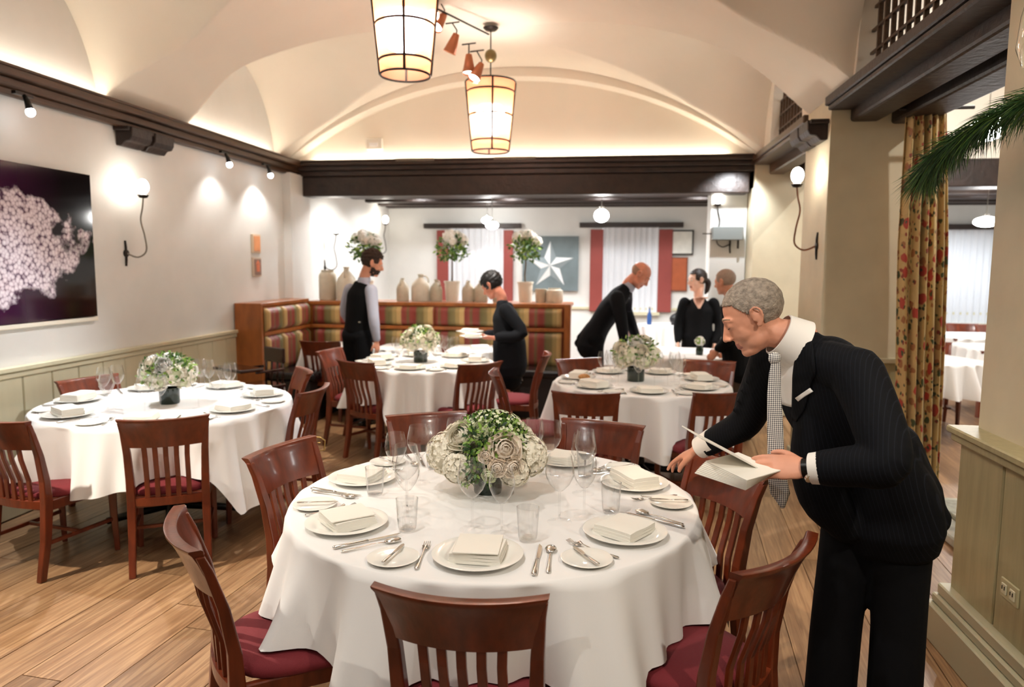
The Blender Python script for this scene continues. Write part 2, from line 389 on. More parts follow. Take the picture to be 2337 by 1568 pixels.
for i in range(n+1):
    x = XL+(XR-XL)*i/n
    zi = arcz(x, .88); zo = arcz(x, 1.05)+.03
    vs += [(x, YB-.22, zi), (x, YB+.01, zi), (x, YB+.01, zo), (x, YB-.22, zo)]
for i in range(n):
    a = i*4; b = a+4
    fs += [(a, b, b+1, a+1), (a+1, b+1, b+2, a+2), (a+2, b+2, b+3, a+3), (a+3, b+3, b, a)]
mb.add(vs, fs); struct('trim_5', mb, M['vault'])

# rear room
mb = MB(); mb.box2((XL-.2, 12.0, 0), (6.4, 12.2, 4)); wr = struct('wall_rear', mb, M['plaster'])
for i, y in enumerate((8.95, 9.6, 10.25, 10.9, 11.5, 11.92)):
    mb = MB(); mb.box2((XL, y-.09, 2.60), (6.2, y+.09, 2.76)); struct('trim_%d' % (6+i), mb, M['beam'], bevel=.01)
# piers and arcade on the right
def pier(x0, y0, x1, y1, rail=True, top=2.84):
    mb = MB(); mb.box2((x0, y0, 0), (x1, y1, top)); w = struct('wall_right', mb, M['pier'])
    if rail:
        mb = MB(); mb.box2((x0-.012, y0-.012, .02), (x1+.012, y1+.012, .96), 0); mb.box2((x0-.04, y0-.04, .96), (x1+.04, y1+.04, .995), 1); mb.box2((x0-.03, y0-.03, 0), (x1+.03, y1+.03, .16), 1)
        mb.build('wainscot', [M['wains2'], M['wains']], w, bevel=.005)
    return w
pier(XR, 5.47, 2.10, 6.13); pier(XR, 8.23, 2.10, 8.85)
mb = MB(); mb.box2((1.55, -3.2, 0), (2.2, 3.27, 4.0)); wn = struct('wall_right', mb, M['pier'])
for i in range(9):
    y1 = 3.272-.36*i if i else 3.272; y0 = y1-.35
    if y0 < 0: break
    MB().box2((1.485, y0, .2), (1.552, y1, .93)).build('board', M['wains2'], wn, bevel=.006)
MB().box2((1.50, 0, .2), (1.553, 3.262, .93)).build('backing_board', mat('groove_paint', '#5f5434', .6), wn)
MB().box2((1.44, -.2, .935), (1.62, 3.315, .965)).box2((1.455, -.2, .90), (1.60, 3.30, .935)).build('cap_rail', M['wains2'], wn, bevel=.006)
mb = MB(); mb.box2((1.405, -.2, 0), (1.60, 3.33, .165)); mb.box2((1.43, -.2, .165), (1.59, 3.315, .205)); mb.box2((1.445, -.2, .205), (1.58, 3.30, .255)); struct('baseboard_right', mb, mat('base_paint', '#aea88c', .4), bevel=.006)
# lunette wall over the arcade with arched openings
def lunette_wall():
    mb = MB(); N = 240; y0 = -3.; y1 = YB; th = .16
    def low(y):
        for yc, hw in ((4.15, .80), (6.93, .60)):
            v = abs(y-yc)/hw
            if v < 1: return ZS+.78*(1-v**3.2)**(1/3.2)
        return 2.838
    for i in range(N):
        a = y0+(y1-y0)*i/N; b = y0+(y1-y0)*(i+1)/N; za, zb = low(a), low(b)
        vs = [(XR, a, za), (XR, b, zb), (XR, b, 3.98), (XR, a, 3.98), (XR+th, a, za), (XR+th, b, zb), (XR+th, b, 3.98), (XR+th, a, 3.98)]
        mb.add(vs, [(0, 3, 2, 1), (4, 5, 6, 7), (0, 1, 5, 4)] + ([(0, 4, 7, 3)] if abs(za-zb) > .3 else []))
    struct('wall_right', mb, M['vault'])
lunette_wall()
for yc, hw, y0, y1, lab, bx in ((4.15, .80, 3.27, 5.47, 'large dark timber lattice in the arched opening above the near right beams', .115), (6.93, .60, 6.13, 8.23, 'smaller timber lattice in the arched opening beside the farther right pier', .115)):
    g = empty('lattice_grille', (XR+.085, yc, ZS), 0, lab, 'lattice', 'timber lattices over the right arcade')
    k = int(hw/bx)
    for i in range(-k, k+1):
        y = i*bx; h = .78*(max(0, 1-(abs(y)/hw)**3.2))**(1/3.2)
        MB().box((0, y, h/2), (.025, .018, h)).build('upright_bar', M['cornice'], g)
    for j in range(1, 6):
        z = j*.135
        w = hw*(max(0, 1-(z/.78)**3.2))**(1/3.2)
        MB().box((-.004, 0, z), (.02, 2*w, .016)).build('cross_bar', M['cornice'], g)
mb = MB(); mb.box2((1.44, 3.2, 2.775), (1.64, 5.50, 2.84)); mb.box2((1.455, 3.2, 2.74), (1.64, 5.47, 2.775)); struct('trim_12', mb, M['beam'], bevel=.008)
mb = MB(); mb.box2((1.44, 6.10, 2.775), (1.64, 8.34, 2.84)); mb.box2((1.455, 6.13, 2.74), (1.64, 8.23, 2.775)); struct('trim_13', mb, M['cornice'], bevel=.008)
mb = MB(); mb.box2((1.61, 3.2, 2.66), (1.80, 5.49, 2.83)); struct('trim_14', mb, M['beam'], bevel=.02, seg=2)
mb = MB(); mb.box2((1.88, 3.2, 2.64), (2.12, 5.49, 2.83)); struct('trim_15', mb, M['beam'], bevel=.02, seg=2)
mb = MB(); mb.box2((1.62, 6.12, 2.64), (1.78, 8.26, 2.83)); struct('trim_16', mb, M['cornice'], bevel=.012)
mb = MB(); mb.box2((1.90, 6.12, 2.62), (2.12, 8.26, 2.83)); struct('trim_17', mb, M['beam'], bevel=.012)
mb = MB(); mb.box2((1.64, 3.2, 2.832), (2.14, 8.4, 2.86)); struct('trim_18', mb, M['black'])
mb = MB(); mb.box2((XR, YB-.03, 2.50), (6.2, YB+.26, 2.79)); struct('trim_19', mb, M['beam'], bevel=.01)
mb = MB(); mb.box2((2.1, YB, 2.79), (6.2, YB+.2, 3.98)); struct('wall_back', mb, M['vault'])
mb = MB(); mb.box2((6.2, -3.2, 0), (6.4, 12.1, 4)); struct('wall_right', mb, M['plaster'])
mb = MB(); mb.box2((XL-.2, -3.3, 0), (6.4, -3.1, 4)); struct('wall_front', mb, M['plaster'])
# carved corbels
def corbel(x, yc, s, lab):
    o = MB()
    prof = [(0, 2.69), (0, 2.55), (.05, 2.545), (.08, 2.58), (.12, 2.585), (.14, 2.62), (.145, 2.69)]
    for y0, y1 in ((yc-.27, yc-.02), (yc+.02, yc+.27)):
        o.prism(prof, lambda u, v, y0=y0: (x+s*u, y0, v), lambda u, v, y1=y1: (x+s*u, y1, v))
    o.box2((x, yc-.30, 2.66), (x+s*.13, yc+.30, 2.692))
    return tag(o.build('corbel', M['beam'], recalc=True, bevel=.006), lab, 'corbel')
corbel(XL, 5.47, 1, 'dark carved timber corbel under the left wall cornice')
corbel(XR, 5.80, -1, 'dark carved timber corbel on the white side of the right pier')
# small pier with a grey wall box at the end of the back beam
mb = MB(); mb.box2((1.07, 8.62, 0), (1.47, 8.95, 2.62)); struct('wall_back', mb, M['plaster'])
b = empty('wall_box', (1.25, 8.62, 2.02), 0, 'grey metal wall box mounted high on the narrow white pier at the back', 'wall box')
MB().box((0, -.07, 0), (.34, .14, .15)).build('casing', mat('grey_metal', '#8b9190', .4, metal=.3), b, bevel=.008)
MB().box((.12, -.09, -.12), (.02, .02, .10)).build('bracket', M['iron'], b)
MB().box((-.22, -.04, 0), (.10, .012, .012)).build('arm', M['iron'], b)

# ------------------------------------------------------------------ windows of the rear wall
M['red'] = mat('red_shutter', '#8c3d36', .6, var=.05, vscale=8)
M['sheer'] = mat('sheer_white', '#d6d9de', .9)
def sheer(x0, x1, z0, z1, y, parent, n=10):
    mb = MB(); k = int((x1-x0)*60)
    mb.grid(lambda u, v: (x0+(x1-x0)*u, y+.018*math.sin(u*(x1-x0)*2*PI*n+.7*math.sin(u*9)), z0+(z1-z0)*v), k, 6)
    return mb.build('sheer_curtain', M['sheer'], parent, smooth=True)
for i, (x0, x1, s1, s2, zb, hz) in enumerate(((-3.22, -1.57, (-3.00, -2.80), (-1.86, -1.70), .9, 2.29), (-.60, 1.06, (-.42, -.21), (.68, .90), .9, 2.30), (4.3, 6.15, (4.25, 4.45), (6.0, 6.15), .8, 2.26))):
    m_ = MB(); m_.box2((x0, 11.90, hz-.03), (x1, 12.0, hz+.05)); w = m_.build('window_%d' % (i+1), M['beam'], bevel=.006); w['kind'] = 'structure'
    for (a, b_) in (s1, s2):
        MB().box2((a, 11.93, zb), (b_, 11.99, hz-.06)).build('shutter', M['red'], w, bevel=.006)
    MB().box2((s1[1]-.02, 11.985, zb), (s2[0]+.02, 11.998, hz-.04)).build('pane', mat('night_glass', '#cfd8de', .1), w)
    MB().box2((s1[1]-.04, 11.90, zb-.05), (s2[0]+.04, 11.99, zb)).build('window_sill', M['wains'], w)
    sheer(s1[1], s2[0], zb-.05, hz-.03, 11.95, w)
mb = MB(); mb.box2((XL, 11.96, .93), (6.2, 12.0, .97)); struct('trim_20', mb, M['wains'])

# star painting and small framed pictures
t = empty('star_painting', (-1.075, 11.96, 1.68), 0, 'grey painting of a white five-pointed star between the two rear windows', 'painting')
MB().box((0, 0, 0), (.93, .04, .90)).build('canvas', mat('grey_canvas', '#6d7b7f', .6, var=.14, vscale=4), t)
mb = MB(); pts = []
for k in range(10):
    a = PI/2+k*PI/5; r = .40 if k % 2 == 0 else .165; pts.append((r*math.cos(a), -.022, r*math.sin(a)-.03))
vs = [(0, -.06, -.03)]+pts; mb.m = []; mb.f = []; mb.v = []
for k in range(10): mb.add([vs[0], vs[1+k], vs[1+(k+1) % 10]], [(0, 1, 2)], k % 2)
mb.build('star', [mat('star_white', '#e9eced', .6), mat('star_grey', '#8b989c', .6)], t)
def picture(name, loc, w, h, axis, colf, colp, lab, mat_w=.02, motif=None):
    t = empty(name, loc, {'x': PI/2, 'y': 0}[axis], lab, 'picture')
    MB().box((0, -.012, 0), (w, .024, h)).build('frame', mat(name+'_frame', colf, .4), t, bevel=.003)
    MB().box((0, -.026, 0), (w-2*mat_w, .006, h-2*mat_w)).build('print', mat(name+'_print', colp, .5, var=.1, vscale=9), t)
    if motif:
        m_ = MB(); m_.box((0, -.030, -.01), (w*.42, .004, h*.40)); m_.prism([(-w*.27, h*.17), (w*.27, h*.17), (0, h*.38)], lambda u, v: (u, -.032, v), lambda u, v: (u, -.028, v)); m_.build('motif', mat(name+'_motif', motif, .5), t, recalc=True)
    return t
picture('framed_print', (1.00, 11.98, 2.03), .46, .40, 'y', '#24201d', '#dcdcd4', 'black framed print of three small pictures on the rear wall beside the white pier', .025)
picture('framed_print', (.98, 11.98, 1.52), .34, .55, 'y', '#7a3d22', '#a8552f', 'brown wooden panel hung below the black framed print on the rear wall', .02)
picture('small_picture', (XL, 7.33, 1.86), .17, .20, 'x', '#d9c3a6', '#e9a06a', 'small square picture in pale orange, upper of the pair by the banquette', .02)
picture('small_picture', (XL, 7.33, 1.61), .17, .20, 'x', '#cbb9a4', '#8d6f62', 'small square picture of an orange house, lower of the pair by the banquette', .015, '#d87a52')

# big flower photograph on the left wall
def flower_picture():
    t = empty('flower_photograph', (XL, 3.93, 1.765), PI/2, 'large glossy dark purple photograph of white hydrangea blossom on the left wall', 'photograph')
    m = bpy.data.materials.new('blossom_print'); m.use_nodes = True; nt = m.node_tree; N = nt.nodes.new; L = nt.links.new; b = nt.nodes['Principled BSDF']
    tc = N('ShaderNodeTexCoord'); vo = N('ShaderNodeTexVoronoi'); vo.inputs['Scale'].default_value = 40; L(tc.outputs['Object'], vo.inputs['Vector'])
    nz = N('ShaderNodeTexNoise'); nz.inputs['Scale'].default_value = 5.5; nz.inputs['Detail'].default_value = 6; L(tc.outputs['Object'], nz.inputs[0])
    mp = N('ShaderNodeMapping'); mp.inputs['Location'].default_value = (.05, 0, .02); mp.inputs['Scale'].default_value = (1/1.35, 0, 1/.58); 
    mp.vector_type = 'POINT'; L(tc.outputs['Object'], mp.inputs[0]); ln = N('ShaderNodeVectorMath'); ln.operation = 'LENGTH'; L(mp.outputs[0], ln.inputs[0])
    ad = N('ShaderNodeMath'); ad.operation = 'MULTIPLY_ADD'; ad.inputs[1].default_value = .9; L(nz.outputs[0], ad.inputs[0]); L(ln.outputs['Value'], ad.inputs[2])
    rp = N('ShaderNodeValToRGB'); rp.color_ramp.elements[0].position = 1.0/1.6; rp.color_ramp.elements[1].position = 1.1/1.6; rp.color_ramp.elements[0].color = (1, 1, 1, 1); rp.color_ramp.elements[1].color = (0, 0, 0, 1)
    dv = N('ShaderNodeMath'); dv.operation = 'DIVIDE'; dv.inputs[1].default_value = 1.6; L(ad.outputs[0], dv.inputs[0]); L(dv.outputs[0], rp.inputs[0])
    pr = N('ShaderNodeValToRGB'); e = pr.color_ramp.elements; e[0].position = 0; e[0].color = srgb('#fbf6fa'); e[1].position = .9; e[1].color = srgb('#5b4258'); x = e.new(.5); x.color = srgb('#dccfda'); L(vo.outputs['Distance'], pr.inputs[0])
    bg_ = N('ShaderNodeValToRGB'); e = bg_.color_ramp.elements; e[0].position = .35; e[0].color = srgb('#4b1f44'); e[1].position = .65; e[1].color = srgb('#0b0609'); sp = N('ShaderNodeSeparateXYZ'); L(tc.outputs['Object'], sp.inputs[0])
    ma = N('ShaderNodeMath'); ma.operation = 'MULTIPLY_ADD'; ma.inputs[1].default_value = .35; ma.inputs[2].default_value = .42; L(sp.outputs['X'], ma.inputs[0]); L(ma.outputs[0], bg_.inputs[0])
    mx = N('ShaderNodeMixRGB'); L(rp.outputs[0], mx.inputs[0]); L(bg_.outputs[0], mx.inputs[1]); L(pr.outputs[0], mx.inputs[2]); L(mx.outputs[0], b.inputs['Base Color'])
    b.inputs['Roughness'].default_value = .08; b.inputs['Specular IOR Level'].default_value = .6
    MB().box((0, -.015, 0), (1.86, .03, 1.03)).build('print', m, t)
    MB().box((0, -.012, -.535), (1.88, .035, .03)).build('lower_rail', mat('pale_rail', '#e3dccb', .4), t, bevel=.004)
flower_picture()

# ------------------------------------------------------------------ banquette
def stripes(name, axis):
    m = bpy.data.materials.new(name); m.use_nodes = True; nt = m.node_tree; N = nt.nodes.new; L = nt.links.new; b = nt.nodes['Principled BSDF']
    tc = N('ShaderNodeTexCoord'); sp = N('ShaderNodeSeparateXYZ'); L(tc.outputs['Object'], sp.inputs[0])
    mu = N('ShaderNodeMath'); mu.operation = 'DIVIDE'; mu.inputs[1].default_value = .37; L(sp.outputs[axis], mu.inputs[0])
    fr = N('ShaderNodeMath'); fr.operation = 'FRACT'; L(mu.outputs[0], fr.inputs[0]); rp = N('ShaderNodeValToRGB'); rp.color_ramp.interpolation = 'LINEAR'
    e = rp.color_ramp.elements; cols = [(0, '#c2a26a'), (.13, '#c2a26a'), (.17, '#86382f'), (.30, '#8f4438'), (.36, '#6f6038'), (.44, '#8a3a31'), (.60, '#84352d'), (.66, '#6a6138'), (.84, '#7d7046'), (.90, '#a48d59')]
    e[0].position = 0; e[0].color = srgb(cols[0][1]); e[1].position = cols[-1][0]; e[1].color = srgb(cols[-1][1])
    for p, c in cols[1:-1]: x = e.new(p); x.color = srgb(c)
    L(fr.outputs[0], rp.inputs[0]); L(rp.outputs[0], b.inputs['Base Color']); b.inputs['Roughness'].default_value = .42
    return m
stx, sty = stripes('striped_fabric', 'X'), stripes('striped_fabric_side', 'Y')
M['vinyl'] = mat('black_vinyl', '#151112', .25)
bq = empty('banquette', (-3.6, 8.05, 0), 0, 'corner banquette with striped upholstered back, oak frame and stoneware on its ledge', 'banquette')
def pad_x(x0, x1, z0, z1):
    def fn(u, v):
        e = min(u, 1-u)*(x1-x0); f = min(v, 1-v)*(z1-z0); bul = .045*min(1, (e/.03))**.5*min(1, (f/.04))**.5
        return (x0+(x1-x0)*u+3.6, -.005-bul-.008*abs(math.sin(PI*(x0+(x1-x0)*u)/.10)), z0+(z1-z0)*v)
    mb = MB(); mb.grid(fn, int((x1-x0)*50), 10); return mb.build('back_pad', stx, bq, smooth=True)
def pad_y(y0, y1, z0, z1):
    def fn(u, v):
        e = min(u, 1-u)*(y1-y0); f = min(v, 1-v)*(z1-z0); bul = .045*min(1, (e/.03))**.5*min(1, (f/.04))**.5
        return (.03+bul+.008*abs(math.sin(PI*(y0+(y1-y0)*u)/.10)), y0+(y1-y0)*u-8.05, z0+(z1-z0)*v)
    mb = MB(); mb.grid(fn, int((y1-y0)*50), 10); return mb.build('back_pad', sty, bq, smooth=True)
xs = [-3.52, -2.78, -2.04, -1.30, -.56]
for a, b in zip(xs, xs[1:]): pad_x(a, b-.01, .95, 1.165); pad_x(a, b-.01, .50, .90)
for a, b in ((6.93, 7.28), (7.29, 7.64), (7.65, 8.0)): pad_y(a, b, .95, 1.19); pad_y(a, b, .50, .90)
def bb(name, a, b, m, **k):
    return MB().box2((a[0]+3.6, a[1]-8.05, a[2]), (b[0]+3.6, b[1]-8.05, b[2])).build(name, m, bq, **k)
bb('ledge', (-3.60, 8.03, 1.175), (-.49, 8.62, 1.215), M['oak'], bevel=.005)
bb('back_board', (-3.60, 8.05, .0), (-.50, 8.09, 1.18), M['oak'])
bb('middle_rail', (-3.56, 8.0, .905), (-.50, 8.05, .945), M['oak'], bevel=.005)
bb('side_ledge', (-3.84, 6.86, 1.205), (-3.57, 8.05, 1.245), M['oak'], bevel=.005)
bb('side_board', (-3.80, 6.88, 0), (-3.575, 8.05, 1.20), M['oak'])
bb('side_rail', (-3.60, 6.9, .905), (-3.545, 8.03, .945), M['oak'], bevel=.005)
bb('end_panel', (-3.84, 6.84, 0), (-3.55, 6.885, 1.245), M['oak'], bevel=.004)
bb('end_post', (-.555, 7.98, 0), (-.485, 8.10, 1.215), M['oak'], bevel=.004)
bb('seat_cushion', (-3.0, 7.56, .44), (-.56, 8.0, .53), M['vinyl'], bevel=.03, seg=3)
bb('seat_cushion', (-3.57, 6.92, .44), (-3.04, 8.0, .53), M['vinyl'], bevel=.03, seg=3)
bb('seat_base', (-3.0, 7.62, 0), (-.56, 8.03, .44), mat('dark_base', '#1c1411', .5))
bb('seat_base', (-3.57, 6.92, 0), (-3.08, 8.0, .44), mat('dark_base2', '#1c1411', .5))

# stoneware on the ledge
stone = [mat('stoneware_a', '#c4bca8', .55, var=.08, vscale=14), mat('stoneware_b', '#cfc8b6', .5, var=.06, vscale=18), mat('stoneware_c', '#b3ab96', .5, var=.1, vscale=12)]
def jug(name, x, r, h, kind, mi, lab, cat, y=8.35, z=1.215):
    t = empty(name, (x, y, z), rnd.uniform(-2, 2), lab, cat, 'stoneware along the banquette ledge')
    if kind == 'jar': pr = [(0, 0), (r*.92, 0), (r, .02), (r, h*.75), (r*.95, h*.86), (r*.72, h*.93), (r*.74, h), (r*.64, h), (r*.62, h*.93)]
    elif kind == 'bottle': pr = [(0, 0), (r*.95, 0), (r, .02), (r, h*.52), (r*.88, h*.66), (r*.45, h*.82), (r*.26, h*.88), (r*.25, h*.96), (r*.33, h*.97), (r*.33, h), (r*.18, h)]
    else: pr = [(0, 0), (r*.86, 0), (r*.9, .01), (r, h*.92), (r*1.04, h*.93), (r*1.04, h), (r*.92, h), (r*.88, h*.85), (0, h*.8)]
    MB().lathe(pr, n=28).build('body', stone[mi], t, smooth=True, angle=40)
    if kind == 'bottle':
        MB().tube([(r*.25, 0, h*.93), (r*.62, 0, h*.93), (r*.85, 0, h*.82), (r*.86, 0, h*.68)], .009, 8).build('handle', stone[mi], t, smooth=True)
    return t
J = [(-3.46, .105, .36, 'jar', 0, 'tall grey-brown straight-sided stoneware jar at the left end of the ledge', 'jar'),
 (-3.22, .12, .40, 'bottle', 1, 'tall pale stoneware jug with narrow neck, second from the ledge corner', 'jug'),
 (-3.02, .08, .24, 'bottle', 0, 'short stoneware jug half hidden by the waistcoated man', 'jug'),
 (-2.52, .075, .27, 'bottle', 0, 'small grey stoneware jug just right of the waistcoated man', 'jug'),
 (-2.30, .11, .32, 'bottle', 1, 'wide pale stoneware jug right of the small grey jug', 'jug'),
 (-2.11, .075, .26, 'bottle', 2, 'small brownish stoneware jug left of the middle flower pot', 'jug'),
 (-1.72, .075, .25, 'bottle', 1, 'slender pale jug right of the middle flower pot', 'jug'),
 (-1.57, .085, .25, 'bottle', 0, 'round-shouldered grey jug left of the dark-haired woman', 'jug'),
 (-1.37, .06, .15, 'pot', 0, 'low stoneware crock behind the head of the dark-haired woman', 'crock'),
 (-.86, .065, .16, 'pot', 0, 'small brown-grey crock between the tree pot and the end crock', 'crock'),
 (-.70, .10, .17, 'jar', 1, 'wide low stoneware crock at the right end of the ledge', 'crock')]
for a in J: jug('stoneware_'+a[6], *a)

# flower standards in pots on the ledge
M['petal_w'] = mat('white_petal', '#f3f1ea', .6); M['petal_c'] = mat('cream_petal', '#f6efdc', .6); M['petal_g'] = mat('green_cream_petal', '#e3e8c4', .6)
M['petal_p'] = mat('blush_petal', '#fbeedd', .6)
M['leaf'] = mat('green_leaf', '#46702c', .45, var=.25, vscale=30); M['leaf2'] = mat('light_leaf', '#8db04e', .45, var=.2, vscale=30); M['leafd'] = mat('dark_leaf', '#23401f', .4)
def rand_dir(r, zmin=-1):
    while True:
        v = Vector((r.gauss(0, 1), r.gauss(0, 1), r.gauss(0, 1))).normalized()
        if v.z >= zmin: return v
def frame_of(n, r=None):
    n = n.normalized(); a = Vector((0, 0, 1)) if abs(n.z) < .9 else Vector((1, 0, 0)); x = n.cross(a).normalized(); y = n.cross(x)
    if r is not None:
        q = r.uniform(0, 2*PI); x, y = x*math.cos(q)+y*math.sin(q), y*math.cos(q)-x*math.sin(q)
    return x, y, n
def petal(mb, c, x, y, n, L, W, cup=.25, m=0):
    """small cupped leaf/petal from c along x"""
    vs = [c, c+x*L*.45+y*W*.5+n*L*cup*.6, c+x*L*.5+n*L*cup*.35, c+x*L*.45-y*W*.5+n*L*cup*.6, c+x*L*.9+y*W*.25+n*L*cup, c+x*L*.9-y*W*.25+n*L*cup, c+x*L+n*L*cup*1.1]
    mb.add(vs, [(0, 1, 2), (0, 2, 3), (1, 4, 6, 2), (2, 6, 5, 3)], m)
def floret(mb, c, n, s, r, m=0):
    x, y, n = frame_of(n, r)
    for k in range(4):
        a = k*PI/2; d = x*math.cos(a)+y*math.sin(a); e = y*math.cos(a)-x*math.sin(a)
        vs = [c-n*s*.1, c+d*s*.55+e*s*.5+n*s*.18, c+d*s+n*s*.12, c+d*s*.55-e*s*.5+n*s*.18]
        mb.add(vs, [(0, 1, 2, 3)], m)
def hydrangea(c, rad, n, parent, r, mats, s=.016, name='hydrangea_head'):
    mb = MB(); c = Vector(c)
    mb.ell(c, rad*.82, nu=12, nv=8, m=1)
    for i in range(n):
        d = rand_dir(r); floret(mb, c+d*rad*r.uniform(.9, 1.02), d, s, r, 0)
    return mb.build(name, mats, parent)
def rose(c, nrm, rad, parent, r, mat_, name='rose'):
    c = Vector(c); x, y, n = frame_of(Vector(nrm), r); mb = MB(); mb.ell(c-n*rad*.1, rad*.55, nu=12, nv=8)
    for ring, (cnt, rr, hh, sc, tilt) in enumerate(((3, .14, .98, .40, .05), (4, .28, .95, .52, .15), (5, .48, .86, .70, .28), (5, .70, .64, .85, .5), (6, .90, .34, .95, .9))):
        for k in range(cnt):
            a = 2*PI*k/cnt+ring*.7; d = x*math.cos(a)+y*math.sin(a); e = y*math.cos(a)-x*math.sin(a)
            b0 = c+d*rad*rr*.35-n*rad*.35; W = rad*sc*1.3; tip = c+d*rad*(rr+tilt*.25)+n*rad*hh*.75
            def fn(u, v, b0=b0, tip=tip, W=W, d=d, e=e, rr=rr, tilt=tilt):
                q = (u-.5)*2; w = W*(.35+.65*math.sin(PI*min(1, v*.9+.15)*.75)); p = b0.lerp(tip, v)
                bend = d*(rad*(.28*math.sin(PI*v)-.22*q*q*(1 if rr < .6 else .5)+.12*tilt*v*v)); top = -n*rad*.10*q*q*v
                return p+e*w*q*.75+bend+top
            mb.grid(fn, 4, 4)
    return mb.build(name, mat_, parent, smooth=True)
def foliage(c, rad, n, parent, r, mats, L=.03, W=.015, zs=1, name='foliage', inner=.6, zmin=-.4):
    mb = MB(); c = Vector(c)
    for i in range(n):
        d = rand_dir(r, zmin); q = r.uniform(inner, 1.05); p = c+Vector((d.x*rad, d.y*rad, d.z*rad*zs))*q
        x, y, nn = frame_of(d, r); t = (x+d*.8).normalized(); yy = d.cross(t).normalized()
        petal(mb, p, t, yy, d, L*r.uniform(.7, 1.2), W, .1, r.randrange(len(mats)))
    o = mb.build(name, mats, parent); o['kind'] = 'stuff'; return o
for i, (x, lab) in enumerate(((-3.0, 'potted white flowering standard behind the waistcoated man'), (-1.93, 'potted white flowering standard in the middle of the banquette ledge'), (-1.05, 'potted white flowering standard in front of the star painting'))):
    r = random.Random(20+i); t = empty('flower_standard', (x, 8.42, 1.215), i, lab, 'flower tree', 'potted flowering standards on the banquette ledge')
    MB().lathe([(0, 0), (.075, 0), (.09, .22), (.098, .22), (.098, .24), (.085, .24), (.08, .2), (0, .19)], n=24).build('pot', mat('pale_pot', '#dcd5c6', .6), t, smooth=True, angle=40)
    MB().lathe([(0, .205), (.08, .205)], n=16).build('soil', mat('soil', '#2b1d14', .9), t)
    MB().tube([(0, 0, .2), (.008, .005, .32), (0, -.004, .45), (.006, 0, .58)], [.011, .009, .008, .007], 7).build('stem', mat('stem_bark', '#5b4a33', .8), t)
    foliage((0, 0, .62), .19, 330, t, r, [M['leaf'], M['leaf'], M['leaf2']], .055, .03, .85, inner=.35, zmin=-.9)
    for k in range(13):
        d = rand_dir(r, .25); hydrangea((d.x*.15, d.y*.15, .67+d.z*.12), .06, 40, t, r, [M['petal_w'], M['petal_w']], .02, 'flower_cluster')

# ------------------------------------------------------------------ tables with cloths
def cloth(c, Rr, z, base, amp, th0, seed, mat_=None, parent=None, name='tablecloth', folds=9, square=0, limit=None, flare=None):
    r = random.Random(seed); ph = [r.uniform(0, 6.28) for _ in range(6)]; nt = 288; mb = MB()
    rings_top = [0.02, .25, .5, .75, .93, .985]
    def edge(a):
        if not square: return Rr
        p = 8; return square/((abs(math.cos(a-th0+PI/4))**p+abs(math.sin(a-th0+PI/4))**p)**(1/p))
    def fn(i, j):
        a = 2*PI*i/nt; e = edge(a)
        corner = abs(math.cos(2*(a-th0)))**5
        drop = base+amp*corner+.03*math.sin(3*a+ph[0])+.015*math.sin(7*a+ph[1])
        if limit: drop = limit(a, drop)
        if j < len(rings_top):
            q = rings_top[j]; return (e*q*math.cos(a), e*q*math.sin(a), z)
        k = (j-len(rings_top))/24.0
        # fold depth grows downwards
        f = (math.sin(folds*a+ph[2]+.9*math.sin(2*a+ph[3]))+.5*math.sin((folds*1.7//1)*a+ph[4])+.25*math.sin(31*a+ph[5]))
        g = k**1.1
        if k < .12:
            b = k/.12; out = .012*math.sin(b*PI/2); dn = .012*(1-math.cos(b*PI/2))
            return ((e+out)*math.cos(a), (e+out)*math.sin(a), z-dn)
        kk = (k-.12)/.88
        out = .012+g*(.040+.075*f*(drop/.35)**.5+.05*corner*math.sin(5*(a-th0)))+.02*kk*corner+(flare(a)*kk**1.5 if flare else 0)
        return ((e+out)*math.cos(a), (e+out)*math.sin(a), z-.012-(drop-.012)*kk)
    nj = len(rings_top)+25
    vs = [fn(i, j) for i in range(nt) for j in range(nj)]; fs = []
    for i in range(nt):
        for j in range(nj-1):
            a = i*nj+j; b = ((i+1) % nt)*nj+j; fs.append((a, a+1, b+1, b))
    vs.append((0, 0, z)); T = len(vs)-1
    for i in range(nt): fs.append((T, i*nj, ((i+1) % nt)*nj))
    mb.add(vs, fs); o = mb.build(name, mat_ or M['linen'], parent, smooth=True); o.location = (c[0], c[1], 0); return o
def round_table(c, Rr, lab, legs='pedestal'):
    t = empty('round_table', (c[0], c[1], 0), 0, lab, 'table', 'round dining tables')
    MB().lathe([(0, .725), (Rr-.01, .725), (Rr-.01, .752), (0, .752)], n=48).build('tabletop', M['wood'], t)
    MB().lathe([(0, .04), (.045, .05), (.04, .2), (.05, .7), (.16, .724), (0, .724)], n=20).build('column', M['black'], t, smooth=True, angle=40)
    for k in range(4):
        a = k*PI/2+.5; d = Vector((math.cos(a), math.sin(a), 0))
        MB().tube([d*.03+Vector((0, 0, .10)), d*.2+Vector((0, 0, .065)), d*.38+Vector((0, 0, .028))], [.035, .028, .022], 8).build('foot', M['black'], t, smooth=True)
    return t
FG, LT, MT, RT = (-.44, 2.62), (-2.80, 4.15), (-1.70, 6.30), (.21, 5.52)
RF, RL_, RM, RR_ = .745, .74, .62, .65
ZT = .765
round_table(FG, RF, 'round dining table in the foreground under a white cloth')
round_table(LT, RL_, 'round dining table at the left by the wainscot under a white cloth')
round_table(MT, RM, 'round dining table in the middle in front of the banquette')
round_table(RT, RR_, 'round dining table at the right behind the foreground table')
def on_seats(seats, top=.292, half=15, extra=None):
    # where a chair stands the cloth's hem rests on its seat
    def f(a, d):
        q = math.degrees(a) % 360
        if extra: d = extra(q, d)
        for c in seats:
            e = abs((q-c+180) % 360-180)
            lim = top+.30*max(0, min(1, (e-half)/12.0))**1.4
            d = min(d, lim)
        return d
    return f
